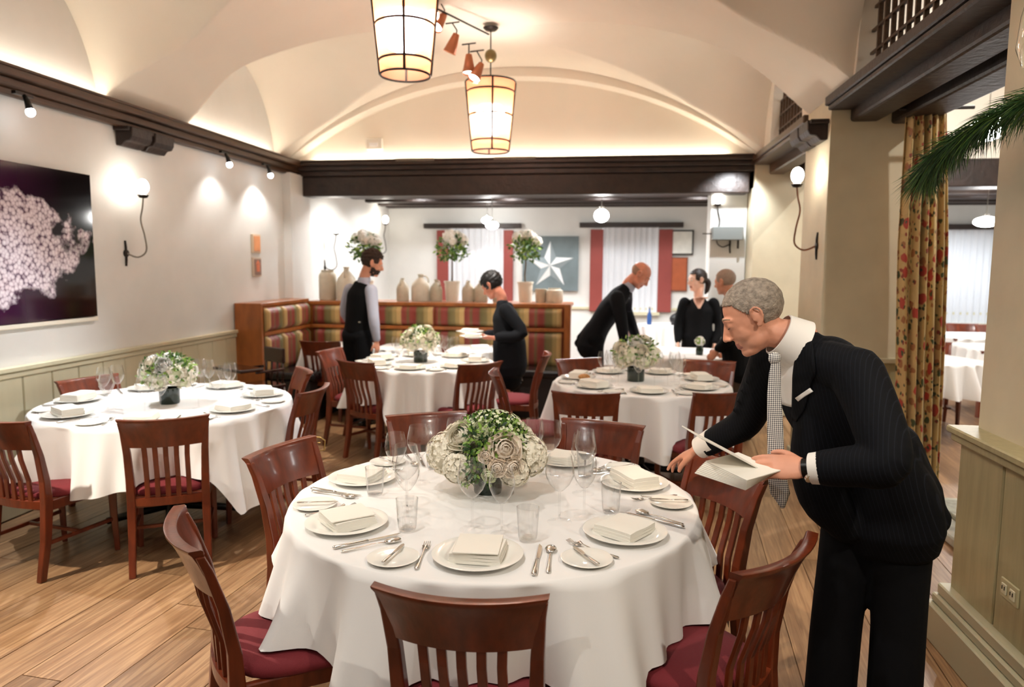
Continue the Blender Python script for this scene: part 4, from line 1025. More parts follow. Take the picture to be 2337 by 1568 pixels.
# track of copper spot heads along the vault crown
tr = empty('ceiling_track', (-1.34, 6.05, 3.72), 0, 'ceiling spot track between the two lanterns', 'spot track')
MB().tube([(-.42, -.55, .03), (-.15, 0, .02), (.17, .55, -.02)], .008, 6).build('rail', M['iron'], tr)
for k, (x, y, z, tgt) in enumerate(((-1.50, 6.1, 3.66, (-2.7, 4.2, .76)), (-1.54, 6.0, 3.70, (.2, 2.6, .76)), (-1.40, 6.15, 3.49, (-2.6, 6.4, .76)), (-1.27, 6.2, 3.33, (-1.2, 5.9, .76)), (-1.20, 6.2, 3.27, (-2.2, 5.0, .76)))):
    nm = ('highest', 'second', 'middle', 'fourth', 'lowest')[k]
    h = empty('copper_spotlight', (x, y, z), 0, '%s copper cone spot of the ceiling track between the lanterns' % nm, 'spotlight', 'copper spot heads of the ceiling track')
    d = (Vector(tgt)-Vector((x, y, z))).normalized(); q = d.to_track_quat('Z', 'Y').to_matrix()
    MB().lathe([(.026, -.09), (.056, .07), (.054, .07), (.025, -.088)], n=20, rot=q).build('cone', copper, h, smooth=True)
    MB().lathe([(0, .045), (.049, .045), (.049, .055), (0, .056)], n=16, rot=q).build('lens', emat('spot_lens', (1, .95, .85), 14), h)
    MB().tube([(-d.x*.08, -d.y*.08, -d.z*.08), (-d.x*.1, -d.y*.1, .11), (0, 0, .17)], .006, 6).build('hanger', M['iron'], h)
    MB().tube([(-.06, 0, .17), (.06, 0, .18)], .006, 6).build('clip', M['iron'], h)
for k, (y, lab) in enumerate(((4.18, 'small black spotlight under the left cornice above the flower photograph'), (6.55, 'black spotlight under the left cornice, left one of the far pair'), (7.38, 'black spotlight under the left cornice above the two small pictures'))):
    h = empty('cornice_spotlight', (XL+.16, y, 2.62), 0, lab, 'spotlight', 'cornice spotlights')
    MB().tube([(-.02, 0, .07), (0, 0, .03), (.015, 0, -.02)], [.012, .018, .024], 10).build('housing', M['black'], h, smooth=True)
    MB().ell((.018, 0, -.035), (.028, .028, .03)).build('bulb', emat('spot_bulb', (.95, .97, 1), 12), h, smooth=True)
    MB().box((-.03, 0, .075), (.03, .14, .02)).build('rail', M['black'], h)
pl = emat('pendant_glass', (1.0, .98, .95), 45)
def globe(x, y, z, zc, lab, r=.10, sc=.6):
    t = empty('globe_pendant', (x, y, z), 0, lab, 'pendant light', 'white glass pendants of the rear room')
    MB().ell((0, 0, 0), (r, r, r*sc)).build('glass_shade', pl, t, smooth=True)
    MB().lathe([(.02, r*sc*.8), (.03, r*sc*.9), (.035, r*sc+.03), (0, r*sc+.04)], n=12).build('cap', M['steel'], t)
    MB().tube([(0, 0, r*sc), (0, 0, zc-z)], .005, 6).build('rod', M['steel'], t)
globe(-1.72, 10.0, 2.20, 2.77, 'white glass pendant over the left rear window', .09)
globe(-2.02, 11.3, 2.35, 2.77, 'small white glass pendant farther back over the left rear window', .09)
globe(-.20, 9.6, 2.30, 2.77, 'bright white glass pendant right of the star painting', .095, .9)
globe(4.55, 9.8, 2.22, 2.77, 'white glass pendant in the room beyond the curtain', .14, .45)
globe(3.3, 7.2, 2.9, 3.925, 'white glass pendant hidden above the curtain in the next room', .14, .8)
globe(4.6, 5.0, 2.9, 3.925, 'white glass pendant beside the hearth in the next room', .14, .8)
def sconce(loc, s, lab, es=22, gl='globe', arm_c=None, bulb=True, mir=1):
    """wrought-iron sconce: plate on the wall, swan-neck arm, candle cup with a glass"""
    t = empty('wall_sconce', loc, 0, lab, 'sconce', 'wrought-iron wall sconces'); am = arm_c or M['iron']
    MB().lathe([(0, 0), (.03, .0), (.028, .012), (0, .018)], n=16, rot=Matrix.Rotation(s*PI/2, 3, 'Y')).build('wall_plate', M['iron'], t, smooth=True, angle=50)
    MB().tube([(0, -.004, -.10), (s*.006, -.004, -.05), (s*.006, -.004, .05), (0, -.004, .10)], .010, 6).build('backbone', M['iron'], t)
    P = [(s*.01, 0, 0), (s*.09, mir*.02, -.03), (s*.155, mir*.035, .02), (s*.15, mir*.03, .14), (s*.13, mir*.02, .26), (s*.15, mir*.02, .36), (s*.16, mir*.02, .44)]
    mb = MB(); mb.limb(P, .0065, 8, sub=5); mb.build('arm', am, t, smooth=True)
    MB().lathe([(0, .43), (.03, .435), (.042, .455), (.035, .46), (0, .46)], (s*.16, mir*.02, 0), n=16).build('cup', M['iron'], t, smooth=True, angle=50)
    if gl == 'globe': MB().ell((s*.16, mir*.02, .52), (.045, .045, .06)).build('lit_glass', emat('sconce_glass', (1, .93, .82), es), t, smooth=True)
    else:
        MB().lathe([(.05, .46), (.07, .52), (.062, .62), (.05, .68)], (s*.16, mir*.02, 0), n=20).build('glass_shade', M['glass'], t, smooth=True)
        MB().ell((s*.16, mir*.02, .55), (.035, .035, .07)).build('lit_bulb', emat('sconce_bulb', (1, .93, .82), es), t, smooth=True)
    return t
sconce((XL, 5.25, 1.72), 1, 'wrought-iron sconce on the left wall right of the flower photograph', 26, arm_c=mat('pale_iron', '#8f8a80', .4, metal=.5))
sconce((XR, 5.66, 1.80), -1, 'wrought-iron sconce on the white side of the right pier', 26, arm_c=mat('rust_iron', '#8d5a3c', .5))
sconce((1.55, 2.70, 1.86), -1, 'sconce with glass chimney and pine garland on the near right pier', 12, 'chimney', arm_c=mat('rust_iron2', '#7a3f28', .4))
sconce((XL, 9.2, 1.60), 1, 'bright wall sconce behind the stoneware at the left of the rear room', 40)
sconce((XL, 11.3, 1.85), 1, 'bright wall sconce at the far left corner of the rear room', 40)
sconce((1.30, 8.62, 1.9), -1, 'small globe sconce on the narrow white pier above the grey box', 12, mir=-1)
t = empty('smoke_detector', (-2.83, YB, 3.05), 0, 'white square emergency fitting on the back lunette wall', 'detector')
MB().box((0, -.03, 0), (.20, .06, .13)).build('body', mat('white_plastic', '#ece6da', .4), t, bevel=.01, seg=2)
MB().box((0, -.065, -.01), (.10, .012, .04)).build('lens', mat('lens_white', '#ffffff', .2), t)
for i, (x, w) in enumerate(((-2.55, .46), (-1.40, .48))):
    MB().box2((x, YB-.125, 2.84), (x+w, YB-.10, 2.868)).build('cove_fixture', mat('cream_metal', '#efe3c8', .5)); o = bpy.data.objects[-1] if False else None
for i, o in enumerate([o for o in bpy.data.objects if o.name.startswith('cove_fixture')]):
    tag(o, ('left' if i == 0 else 'middle')+' cream light fixture lying on top of the back beam', 'light fixture')

# ------------------------------------------------------------------ pine garland on the near sconce
t = empty('pine_garland', (1.33, 2.95, 2.16), 0, 'green pine branch with long needles hung over the near right sconce', 'garland'); r = random.Random(9)
pm = [mat('pine_needle', '#3c6a34', .5, var=.3, vscale=40), mat('pine_needle_light', '#6d9444', .5), mat('pine_needle_dark', '#1e3d20', .5)]
P = [Vector((.14, -.25, .09)), Vector((.06, 0, .05)), Vector((-.0, .18, -.01)), Vector((-.02, .34, -.07)), Vector((-.02, .44, -.12))]
MB().tube(P, [.012, .01, .008, .006, .003], 6).build('stem', mat('pine_stem', '#4a3423', .8), t)
mb = MB()
for i in range(2300):
    u = r.random()*(len(P)-1.001); k = int(u); p = P[k].lerp(P[k+1], u-k); d = (P[k+1]-P[k]).normalized()
    q = rand_dir(r); q = (q-d*q.dot(d)).normalized(); dr = (d*r.uniform(.5, 1.1)+q*r.uniform(.4, .9)+Vector((0, 0, -.35))).normalized(); L = r.uniform(.09, .16)
    x, y, n = frame_of(dr, r); e = p+dr*L+Vector((0, 0, -.02)); m_ = p+dr*L*.55+Vector((0, 0, .004)); w = .0019
    mb.add([p+x*w, p-x*w, m_-x*w, m_+x*w, e], [(0, 1, 2, 3), (3, 2, 4)], r.choice((0, 0, 1, 2, 2)))
o = mb.build('needles', pm, t); o['kind'] = 'stuff'

# ------------------------------------------------------------------ floral curtain
def floral():
    m = bpy.data.materials.new('floral_fabric'); m.use_nodes = True; nt = m.node_tree; N = nt.nodes.new; L = nt.links.new; b = nt.nodes['Principled BSDF']
    tc = N('ShaderNodeTexCoord'); uv = tc.outputs['UV']
    def spots(scale, thr, soft=.05, seed=0.0):
        mp = N('ShaderNodeMapping'); mp.inputs['Location'].default_value = (seed, seed*1.7, 0); L(uv, mp.inputs[0])
        nz = N('ShaderNodeTexNoise'); nz.inputs['Scale'].default_value = scale*2.2; L(mp.outputs[0], nz.inputs[0]); ad = N('ShaderNodeVectorMath'); ad.operation = 'MULTIPLY_ADD'
        ad.inputs[1].default_value = (.22/scale*2,)*3; L(nz.outputs['Color'], ad.inputs[0]); L(mp.outputs[0], ad.inputs[2])
        v = N('ShaderNodeTexVoronoi'); v.inputs['Scale'].default_value = scale; v.inputs['Randomness'].default_value = .8; L(ad.outputs[0], v.inputs['Vector'])
        mr = N('ShaderNodeMapRange'); mr.inputs[1].default_value = thr; mr.inputs[2].default_value = thr+soft; mr.inputs[3].default_value = 1; mr.inputs[4].default_value = 0; L(v.outputs['Distance'], mr.inputs[0]); return mr.outputs[0]
    cur = None; base = N('ShaderNodeRGB'); base.outputs[0].default_value = srgb('#cbae74'); cur = base.outputs[0]
    for sc, th, col, sd in ((9, .34, '#d2b479', 3.1), (11, .26, '#a2693a', 1.3), (7, .24, '#b2382a', 0.4), (9, .20, '#3b4a26', 5.2), (13, .18, '#8f3224', 7.7), (16, .16, '#2c3a22', 2.6)):
        mx = N('ShaderNodeMixRGB'); mx.inputs[2].default_value = srgb(col); L(spots(sc, th, .04, sd), mx.inputs[0]); L(cur, mx.inputs[1]); cur = mx.outputs[0]
    L(cur, b.inputs['Base Color']); b.inputs['Roughness'].default_value = .38; b.inputs['Sheen Weight'].default_value = .3
    return m
cu = empty('floral_curtain', (2.06, 5.22, 0), 0, 'gathered gold curtain with red and green flowers hanging at the right arcade', 'curtain')
mb = MB(); nu, nv = 160, 40; W0, W1 = .18, .20
def cfn(u, v):
    z = 2.68*(1-v)+.02*v; w = .125+.03*min(1, v*3)-.012*v; s = (u-.5)*2; lean = .10*v
    f = .036*math.sin(u*2*PI*5.5+.5*math.sin(v*3))*(0.6+.4*v)+.012*math.sin(u*47+v*4)
    return (lean-.04+s*w, f-.05*(1-s*s)+.03, z)
vs = [cfn(i/nu, j/nv) for i in range(nu+1) for j in range(nv+1)]; fs = [(i*(nv+1)+j, (i+1)*(nv+1)+j, (i+1)*(nv+1)+j+1, i*(nv+1)+j+1) for i in range(nu) for j in range(nv)]
mb.add(vs, fs); o = mb.build('fabric', floral(), cu, smooth=True, solid=.004)
uvl = o.data.uv_layers.new(name='uv'); lp = o.data.loops
for l in lp:
    i, j = divmod(l.vertex_index, nv+1); uvl.data[l.index].uv = (i/nu*1.0, j/nv*2.6)
MB().tube([(-.22, .0, 2.69), (.24, .0, 2.69)], .012, 8).build('rod', M['iron'], cu, smooth=True)

# ------------------------------------------------------------------ stove on its stone hearth, outlet
h = empty('stone_hearth', (2.55, 4.6, 0), 0, 'pale grey stone hearth slab on the floor behind the near pier', 'hearth')
MB().box((0, 0, .03), (1.1, 1.25, .06)).build('slab', mat('hearth_stone', '#a8a697', .7, var=.3, vscale=9, bump=.4, bscale=14), h, bevel=.01)
MB().box((0, -.0, .075), (.8, .95, .03)).build('hearth_tile', mat('hearth_tile', '#8e8c7c', .6, var=.4, vscale=16, bump=.6, bscale=24), h, bevel=.006)
s = empty('cast_iron_stove', (2.28, 4.45, .09), 0, 'round cast-iron stove with chrome trim on the hearth behind the near pier', 'stove')
MB().lathe([(0, 0), (.17, 0), (.19, .03), (.155, .06), (.15, .12), (.20, .20), (.21, .34), (.165, .44), (.15, .52), (0, .52)], n=32).build('body', M['black'], s, smooth=True, angle=35)
MB().lathe([(.215, .33), (.232, .34), (.232, .365), (.19, .372)], n=32).build('chrome_band', M['steel'], s, smooth=True)
MB().lathe([(0, .52), (.175, .52), (.18, .545), (.10, .58), (.04, .60), (0, .60)], n=32).build('lid', M['steel'], s, smooth=True, angle=35)
MB().ell((0, 0, .62), .025).build('knob', M['steel'], s, smooth=True)
MB().box((-.12, -.16, .30), (.12, .03, .10), -.6).build('fire_door', M['black'], s, bevel=.006)
ot = empty('wall_outlet', (1.485, 2.805, .44), 0, 'double power outlet in the panelling of the near right pier', 'outlet')
om = mat('outlet_plate', '#b5ab84', .4)
MB().box((-.004, 0, 0), (.008, .12, .075)).build('plate', om, ot, bevel=.003)
for s_ in (-1, 1):
    MB().box((-.010, s_*.028, 0), (.006, .036, .042)).build('socket', mat('socket', '#cdc6a6', .35), ot, bevel=.003)
    for q in (-1, 1): MB().box((-.0135, s_*.028+q*.008, .004), (.003, .003, .014)).build('slot', M['black'], ot)
# bag of trays on the far right table and the metal hook on chair
t = empty('chair_hook', (-1.375, 3.09, .83), .3, 'small brass buckle hook hanging from the chair left of the foreground table', 'hook')
mb = MB(); mb.tube([(0, 0, .02), (.04, 0, .015), (.06, 0, .0), (.056, 0, -.045), (.024, 0, -.05), (.02, 0, -.01), (.04, 0, -.01)], .004, 6); mb.build('loop', mat('brass', '#9a7b45', .3, metal=.8), t)

# ------------------------------------------------------------------ people
V = Vector
class Head:
    def __init__(s, H, f, u, k=1.0):
        s.H = V(H); s.f = V(f).normalized(); s.x = s.f.cross(V(u)).normalized(); s.u = s.x.cross(s.f).normalized(); s.k = k
        s.M = Matrix((s.x, s.f, s.u)).transposed()
    def p(s, x, y, z): return s.H+(s.x*x+s.f*y+s.u*z)*s.k
    def loc(s, P): d = (V(P)-s.H)/s.k; return V((d.dot(s.x), d.dot(s.f), d.dot(s.u)))
def head_prims(mb, h, female=False, nose=1.0, chin=1.0):
    k = h.k; E = lambda c, r, nu=20, nv=12: mb.ell(h.p(*c), tuple(q*k for q in r), h.M, nu, nv)
    Lb = lambda P, r, n=10, flat=1: mb.limb([h.p(*q) for q in P], [q*k for q in r], n, flat, side=None)
    E((0, -.014, .036), (.077, .099, .087), 28, 16); E((0, .016, .006), (.069, .078, .080), 24, 14)
    E((0, .022, -.035), (.060, .068, .060)); E((0, .026, -.066), (.054, .056, .046)); E((0, .086, -.016), (.018, .020, .028)); E((0, .045, -.03), (.064, .045, .045)); E((0, .070*chin, -.096), (.024, .019, .018)); E((0, .05, -.095), (.038, .034, .020))
    for s in (-1, 1):
        E((s*.042, .050, -.020), (.022, .021, .024)); E((s*.031, .077, .010), (.0165, .0135, .0125))           # cheek, closed lid
        Lb([(s*.048, .070, .026), (s*.030, .085, .031), (s*.010, .089, .027)], (.007, .0085, .009), 8)       # brow
        E((s*.0125, .101, -.034), (.0085, .011, .0070)); E((s*.034, .022, -.064), (.025, .042, .032))
        # ear: rim, lobe and bowl
        rim = [(s*.078, .006, .012), (s*.086, .0, .030), (s*.091, -.014, .034), (s*.093, -.025, .022), (s*.091, -.026, .004), (s*.086, -.018, -.014), (s*.081, -.006, -.026), (s*.078, .002, -.022)]
        Lb(rim, (.0045, .005, .0052, .005, .005, .005, .0065, .005), 8)
        E((s*.080, -.008, .002), (.006, .013, .022), 14, 8); E((s*.079, .004, -.003), (.006, .006, .007), 10, 6)
    Lb([(0, .087, .022), (0, .097, .004), (0, .1075, -.016), (0, .1125*nose, -.028)], (.0075, .0085, .0100, .0115), 10)
    Lb([(-.024, .078, -.0625), (-.010, .0880, -.058), (0, .089, -.0595), (.010, .0880, -.058), (.024, .078, -.0625)], (.004, .0058, .006, .0058, .004), 8)
    Lb([(-.022, .077, -.0685), (0, .0875, -.0725), (.022, .077, -.0685)], (.004, .0075, .004), 8)
    E((0, .079, -.050), (.026, .012, .013))
def lip_faces(o, h, slot, bald=None):
    me = o.data
    for p in me.polygons:
        l = h.loc(p.center)
        if l.y > .077 and abs(l.x) < .024 and -.078 < l.z < -.0555: p.material_index = slot
def hand(mb, w, d, n, side=1, k=1.0, curl=(.35, .4, .45, .5), spread=.10, thumb=.6, palmr=None):
    """wrist, finger direction, back-of-hand normal; side=+1: thumb on d x n side"""
    w = V(w); d = V(d).normalized(); n = V(n); n = (n-d*n.dot(d)).normalized(); x = d.cross(n)*side
    P = lambda a, b, c=0: w+(x*a+d*b+n*c)*k
    mb.limb([P(0, -.02), P(0, .0), P(0, .03), P(0, .065), P(0, .088)], [.026*k, .027*k, .036*k, .041*k, .039*k], 14, [.72, .66, .42, .36, .30], side=x, sub=3)
    mb.limb([P(.018, .01, -.004), P(.026, .035, -.008), P(.030, .05, -.008)], [.016*k, .017*k, .013*k], 10, sub=3)
    base = ((.030, .086, .072), (.0105, .092, .080), (-.0105, .090, .074), (-.030, .082, .058))
    for i, (bx, by, ln) in enumerate(base):
        c = curl[i]; a = (bx/.03)*spread; dirx = math.sin(a); p = [P(bx*.9, by-.02), P(bx, by)]; ang = 0; cur = V((bx, by, 0))
        for s_, f_ in ((.44, c*.9), (.31, c*1.1), (.25, c*.8)):
            ang += f_; cur = cur+V((dirx*math.cos(ang), math.cos(ang)*math.cos(a), -math.sin(ang)))*ln*s_; p.append(P(*cur))
        r0 = .0088 if i < 3 else .0078
        mb.limb(p, [r0*k*1.0, r0*k*1.05, r0*k*.96, r0*k*.92, r0*k*.78], 10, sub=3)
    t = thumb; mb.limb([P(.022, .018, -.006), P(.043, .040, -.012-.010*t), P(.053+.006*(1-t), .066, -.018-.016*t), P(.050+.01*(1-t), .090, -.022-.028*t)], [.014*k, .0125*k, .0105*k, .0085*k], 10, sub=3)
def hairshell(name, h, parent, m, keep, r=(.082, .105, .094), c=(0, -.014, .037), thick=.006, rough=.0025, seed=0, nu=64, nv=44, rtop=0):
    rr = random.Random(seed); mb = MB(); off = [rr.uniform(0, 6.28) for _ in range(6)]
    def pt(i, j):
        a = 2*PI*i/nu; b = PI*(j+.5)/(nv+1); d = V((math.sin(b)*math.cos(a), math.sin(b)*math.sin(a), math.cos(b)))
        nz = rough*(math.sin(9*a+off[0]+3*math.sin(5*b))+math.sin(17*b+off[1]+4*a)+.8*rr.uniform(-1, 1))
        q = 1+(nz+rtop*max(0, d.z))/.095
        return V((c[0]+d.x*r[0]*q, c[1]+d.y*r[1]*q, c[2]+d.z*r[2]*q))
    L = [[pt(i, j) for j in range(nv+1)] for i in range(nu)]
    idx = {}; vs = []; fs = []
    def vid(i, j):
        if (i, j) not in idx: idx[(i, j)] = len(vs); vs.append(h.p(*L[i][j]))
        return idx[(i, j)]
    for i in range(nu):
        for j in range(nv):
            i2 = (i+1) % nu; cc = (L[i][j]+L[i2][j]+L[i][j+1]+L[i2][j+1])/4
            if keep(cc): fs.append((vid(i, j), vid(i, j+1), vid(i2, j+1), vid(i2, j)))
    tp = [vid(i, 0) for i in range(nu)]; fs.append(tuple(tp))
    mb.add(vs, fs); o = mb.build(name, m, parent, smooth=True); md = o.modifiers.new('s', 'SOLIDIFY'); md.thickness = thick*h.k; md.offset = -1; return o
def conform(name, target, poly_rows, d, off, m, parent, thick=.003, n=(8, 16), smooth=True):
    """patch lying on a garment: rows of (left,right) world points pushed along d onto the target surface"""
    from mathutils.bvhtree import BVHTree
    bv = BVHTree.FromPolygons([v.co[:] for v in target.data.vertices], [tuple(p.vertices) for p in target.data.polygons]); d = V(d).normalized(); mb = MB()
    k = len(poly_rows)-1
    def fn(u, v):
        t = v*k; i = min(int(t), k-1); f = t-i; a = V(poly_rows[i][0]).lerp(V(poly_rows[i+1][0]), f); b = V(poly_rows[i][1]).lerp(V(poly_rows[i+1][1]), f); p = a.lerp(b, u)-d*.6
        hit = bv.ray_cast(p, d, 2.0)
        q = hit[0] if hit[0] is not None else p+d*.6
        return q-d*off
    mb.grid(fn, *n); o = mb.build(name, m, parent, smooth=smooth); md = o.modifiers.new('s', 'SOLIDIFY'); md.thickness = thick; md.offset = 0; return o

SUIT = mat('navy_suit', '#0b0c11', .8, spec=.2, var=.12, vscale=60, bump=.1, bscale=300)
def pinstripe():
    m = mat('pinstripe_suit', '#08090d', .8, spec=.15); nt = m.node_tree; N = nt.nodes.new; L = nt.links.new; b = nt.nodes['Principled BSDF']
    tc = N('ShaderNodeTexCoord'); w = N('ShaderNodeTexWave'); w.inputs['Scale'].default_value = 26; mp = N('ShaderNodeMapping'); mp.inputs['Rotation'].default_value = (0, R(18), R(40)); L(tc.outputs['Object'], mp.inputs[0]); L(mp.outputs[0], w.inputs[0])
    rp = N('ShaderNodeValToRGB'); rp.color_ramp.elements[0].position = .93; rp.color_ramp.elements[0].color = srgb('#08090d'); rp.color_ramp.elements[1].position = .99; rp.color_ramp.elements[1].color = srgb('#16181f'); L(w.outputs[0], rp.inputs[0]); L(rp.outputs[0], b.inputs['Base Color']); return m
PIN = pinstripe()
BLK = mat('black_knit', '#060608', .85, spec=.2, bump=.1, bscale=200); TRO = mat('black_trousers', '#06070b', .85, spec=.2)
SHIRT = mat('white_shirt', '#e8e3dc', .7); BLUE = mat('pale_blue_shirt', '#a9adbd', .7)
LIP = mat('lips', '#b06a5c', .45); SHOE = mat('black_shoe', '#0c0b0b', .25)

def shoes(root, A, f):
    for a in A:
        a = V(a); g = V((f[0], f[1], 0)).normalized(); mb = MB()
        mb.limb([V((a.x, a.y, .035))-g*.06, V((a.x, a.y, .045)), V((a.x, a.y, .035))+g*.10, V((a.x, a.y, .028))+g*.17], [.036, .042, .042, .03], 12, [.8, .9, .75, .7], side=g.cross(V((0, 0, 1))))
        fuse(mb, 'shoe', SHOE, root, .010, 1)
def person(lab, J, opt):
    root = empty('person', (J['pelvis'][0], J['pelvis'][1], 0), 0, lab, 'person'); root.location = (0, 0, 0)
    h = Head(J['head'], J['hf'], J['hu'], opt.get('k', 1.0)); f = V(J['f']).normalized(); left = V((-f.y, f.x, 0)); vx = opt.get('voxel', .008)
    S = V(J['neck']); b = MB(); head_prims(b, h, nose=opt.get('nose', 1.0), chin=opt.get('chin', 1))
    b.limb([h.p(0, -.022, -.030), h.p(0, -.030, -.075), V(J['neck'])+V((0, 0, .03)), V(J['neck'])-V((0, 0, .04))], [.050*h.k, .050*h.k, .052*h.k, .048*h.k], 16)
    ch, wa, pe = V(J['chest']), V(J['waist']), V(J['pelvis']); w = opt.get('w', 1.0)
    b.limb([V(J['neck'])-V((0, 0, .05)), ch, wa, pe], [.06*w, .125*w, .115*w, .13*w], 20, [.7, .58, .6, .66], side=left)
    for q in 'LR':
        b.limb([J['sh'+q], J['el'+q], J['wr'+q]], [.050*w, .040*w, .026*w], 12)
        hd = J['hand'+q]; hand(b, J['wr'+q], hd[0], hd[1], hd[2], opt.get('hk', 1.0), **(hd[3] if len(hd) > 3 else {}))
        b.limb([J['hip'+q], J['kn'+q], J['an'+q]], [.08*w, .052*w, .035*w], 12)
    skin = opt.get('skin', M['skin']); o = fuse(b, 'body', [skin, LIP], root, vx, opt.get('sm', 2), .45); lip_faces(o, h, 1)
    return root, h, o
def eyes(root, h, open_=True):
    for s in (-1, 1):
        MB().ell(h.p(s*.031, .0785, .010), .0128*h.k, nu=14, nv=10).build('eye', mat('eye_white', '#e9e2d8', .15), root, smooth=True)
        MB().ell(h.p(s*.031, .0885, .009), .0058*h.k, nu=12, nv=8).build('iris', mat('iris', '#2c201a', .1), root, smooth=True)
def brows(root, h, m):
    for s in (-1, 1):
        mb = MB(); mb.limb([h.p(s*.050, .072, .030), h.p(s*.032, .0885, .036), h.p(s*.014, .094, .032)], [.002, .003, .0026], 8); mb.build('eyebrow', m, root, smooth=True)

# ---- the man in the foreground
f = V((-.82, -.57, 0)).normalized(); lf = V((-f.y, f.x, 0))
J = dict(pelvis=(.885, 2.45, .86), waist=(.82, 2.44, 1.03), chest=(.715, 2.43, 1.20), neck=(.605, 2.425, 1.385), head=(.452, 2.45, 1.478), hf=(-.86, .10, -.48), hu=(-.46, .05, .88), f=f,
 shL=(.725, 2.27, 1.325), elL=(.760, 2.10, 1.10), wrL=(.575, 2.19, 1.045), shR=(.545, 2.575, 1.32), elR=(.49, 2.72, 1.07), wrR=(.335, 2.85, .925),
 hipL=(.93, 2.41, .82), knL=(.945, 2.41, .46), anL=(.95, 2.42, .08), hipR=(.82, 2.50, .82), knR=(.785, 2.51, .46), anR=(.78, 2.53, .08),
 handL=((-.97, .12, .0), (.15, -.75, .55), 1, dict(curl=(.30, .36, .42, .5), spread=.05, thumb=.35)), handR=((-.56, .62, -.50), (-.3, .1, .9), -1, dict(curl=(.18, .28, .35, .42), spread=.16, thumb=.8)))
root, h, body = person('man in dark pinstripe suit leaning over the foreground table and laying out menu cards', J, dict(voxel=.0042, sm=7, k=.985, hk=1.02, w=.97, nose=1.01))
SK = mat('grey_short_hair', '#95887a', .75, var=.4, vscale=70, bump=.6, bscale=160)
def keep_short(c):
    x, y, z = c
    if y > .045: return z > .082-.25*max(0, .09-y)+(.02 if abs(x) < .02 else 0)*0
    if y > .012: return z > .020+(.045-.0)*(y-.012)/.033*1.0
    if y > -.022: return z > .012 if abs(x) > .06 else z > .03
    return z > -.058+.0*y
hairshell('hair', h, root, SK, keep_short, r=(.0795, .1015, .0895), c=(0, -.014, .036), thick=.003, rough=.0005, seed=2, nu=120, nv=84)
brows(root, h, mat('grey_brow', '#8b7560', .8))
mb = MB()
for s in (-1, 1): mb.limb([h.p(s*.044, .077, .0045), h.p(s*.031, .0905, .0015), h.p(s*.020, .0875, .0035)], [.0009, .0013, .0009], 6)
mb.build('eyelashes', mat('lash', '#4a3226', .8), root, smooth=True)
# jacket
mb = MB()
mb.limb([(.612, 2.425, 1.372), (.65, 2.425, 1.325), (.715, 2.43, 1.20), (.815, 2.435, 1.03), (.885, 2.44, .90), (.905, 2.445, .80)], [.080, .165, .195, .168, .178, .180], 28, [.9, .60, .66, .68, .72, .78], side=lf, sub=5)
mb.limb([(.69, 2.41, 1.15), (.675, 2.41, 1.02), (.70, 2.42, .90), (.77, 2.42, .81)], [.10, .095, .09, .07], 18)
mb.limb([(.66, 2.35, 1.345), (.725, 2.27, 1.325)], [.07, .078], 16); mb.limb([(.60, 2.50, 1.345), (.545, 2.575, 1.32)], [.07, .074], 16)
mb.limb([(.725, 2.27, 1.325), (.755, 2.18, 1.21), (.762, 2.10, 1.10), (.69, 2.13, 1.075), (.622, 2.168, 1.056)], [.080, .074, .068, .060, .054], 18, sub=5)
mb.limb([(.545, 2.575, 1.32), (.515, 2.66, 1.18), (.49, 2.72, 1.07), (.42, 2.78, 1.00), (.365, 2.825, .950)], [.076, .068, .060, .052, .046], 18, sub=5)
mb.limb([(.86, 2.43, 1.04), (.96, 2.43, .91), (1.035, 2.43, .835)], [.13, .10, .055], 18, side=lf)
for i in range(5):   # creases on the sleeve
    q = .15+.16*i; p = V((.545, 2.575, 1.32)).lerp(V((.49, 2.72, 1.07)), q)
    mb.ell(p+V((-.02, -.03, .0)), (.055, .02, .012), Matrix.Rotation(.5+i*.4, 3, 'X'), 14, 8)
jacket = fuse(mb, 'jacket', PIN, root, .007, 3)
# trousers
mb = MB()
for A in ((J['hipL'], J['knL'], (.95, 2.42, .05)), (J['hipR'], J['knR'], (.78, 2.53, .05))): mb.limb(A, [.100, .083, .085], 20, [1, 1, 1])
mb.limb([(.82, 2.50, .86), (.93, 2.41, .86)], [.12, .12], 18); fuse(mb, 'trousers', TRO, root, .010, 3)
shoes(root, (J['anL'], J['anR']), f)
# collar, shirt front, tie, lapels, pocket square
ax = V((-.877, -.05, .46)).normalized(); cc = V((.552, 2.43, 1.412)); rot = ax.to_track_quat('Z', 'Y').to_matrix()
MB().lathe([(.086, -.050), (.080, -.02), (.071, .026), (.067, .027), (.072, -.02), (.078, -.05)], cc, n=40, rot=rot).build('shirt_collar', SHIRT, root, smooth=True, angle=50)
D = (.30, .95, -.05)
rows = lambda L: [((a[0], 2.2, a[1]), (b[0], 2.2, b[1])) for a, b in L]
def px(x, y, Y=2.2):   # a point of the chest measured on the plane Y, in metres
    d = (x-1168.5)*r2-(y-784)*u2+F_PX*fw; t = Y/d.y; p = V((0, 0, 1.64))+d*t; return p
def prow(L, d=V(D).normalized()): return [[px(*a), px(*b)] for a, b in L]
conform('shirt_front', jacket, prow([((1752, 800), (1812, 800)), ((1750, 850), (1806, 850)), ((1754, 900), (1801, 900)), ((1762, 950), (1796, 950))]), D, .003, SHIRT, root)
conform('lapel', jacket, prow([((1818, 765), (1842, 760)), ((1808, 800), (1852, 805)), ((1800, 850), (1858, 862)), ((1797, 880), (1846, 880)), ((1794, 950), (1828, 950)), ((1792, 985), (1805, 985))]), D, .006, PIN, root, .004)
conform('pocket_square', jacket, prow([((1804, 925), (1812, 932)), ((1822, 911), (1828, 919)), ((1842, 896), (1850, 904))]), D, .008, SHIRT, root, .004, (4, 8))
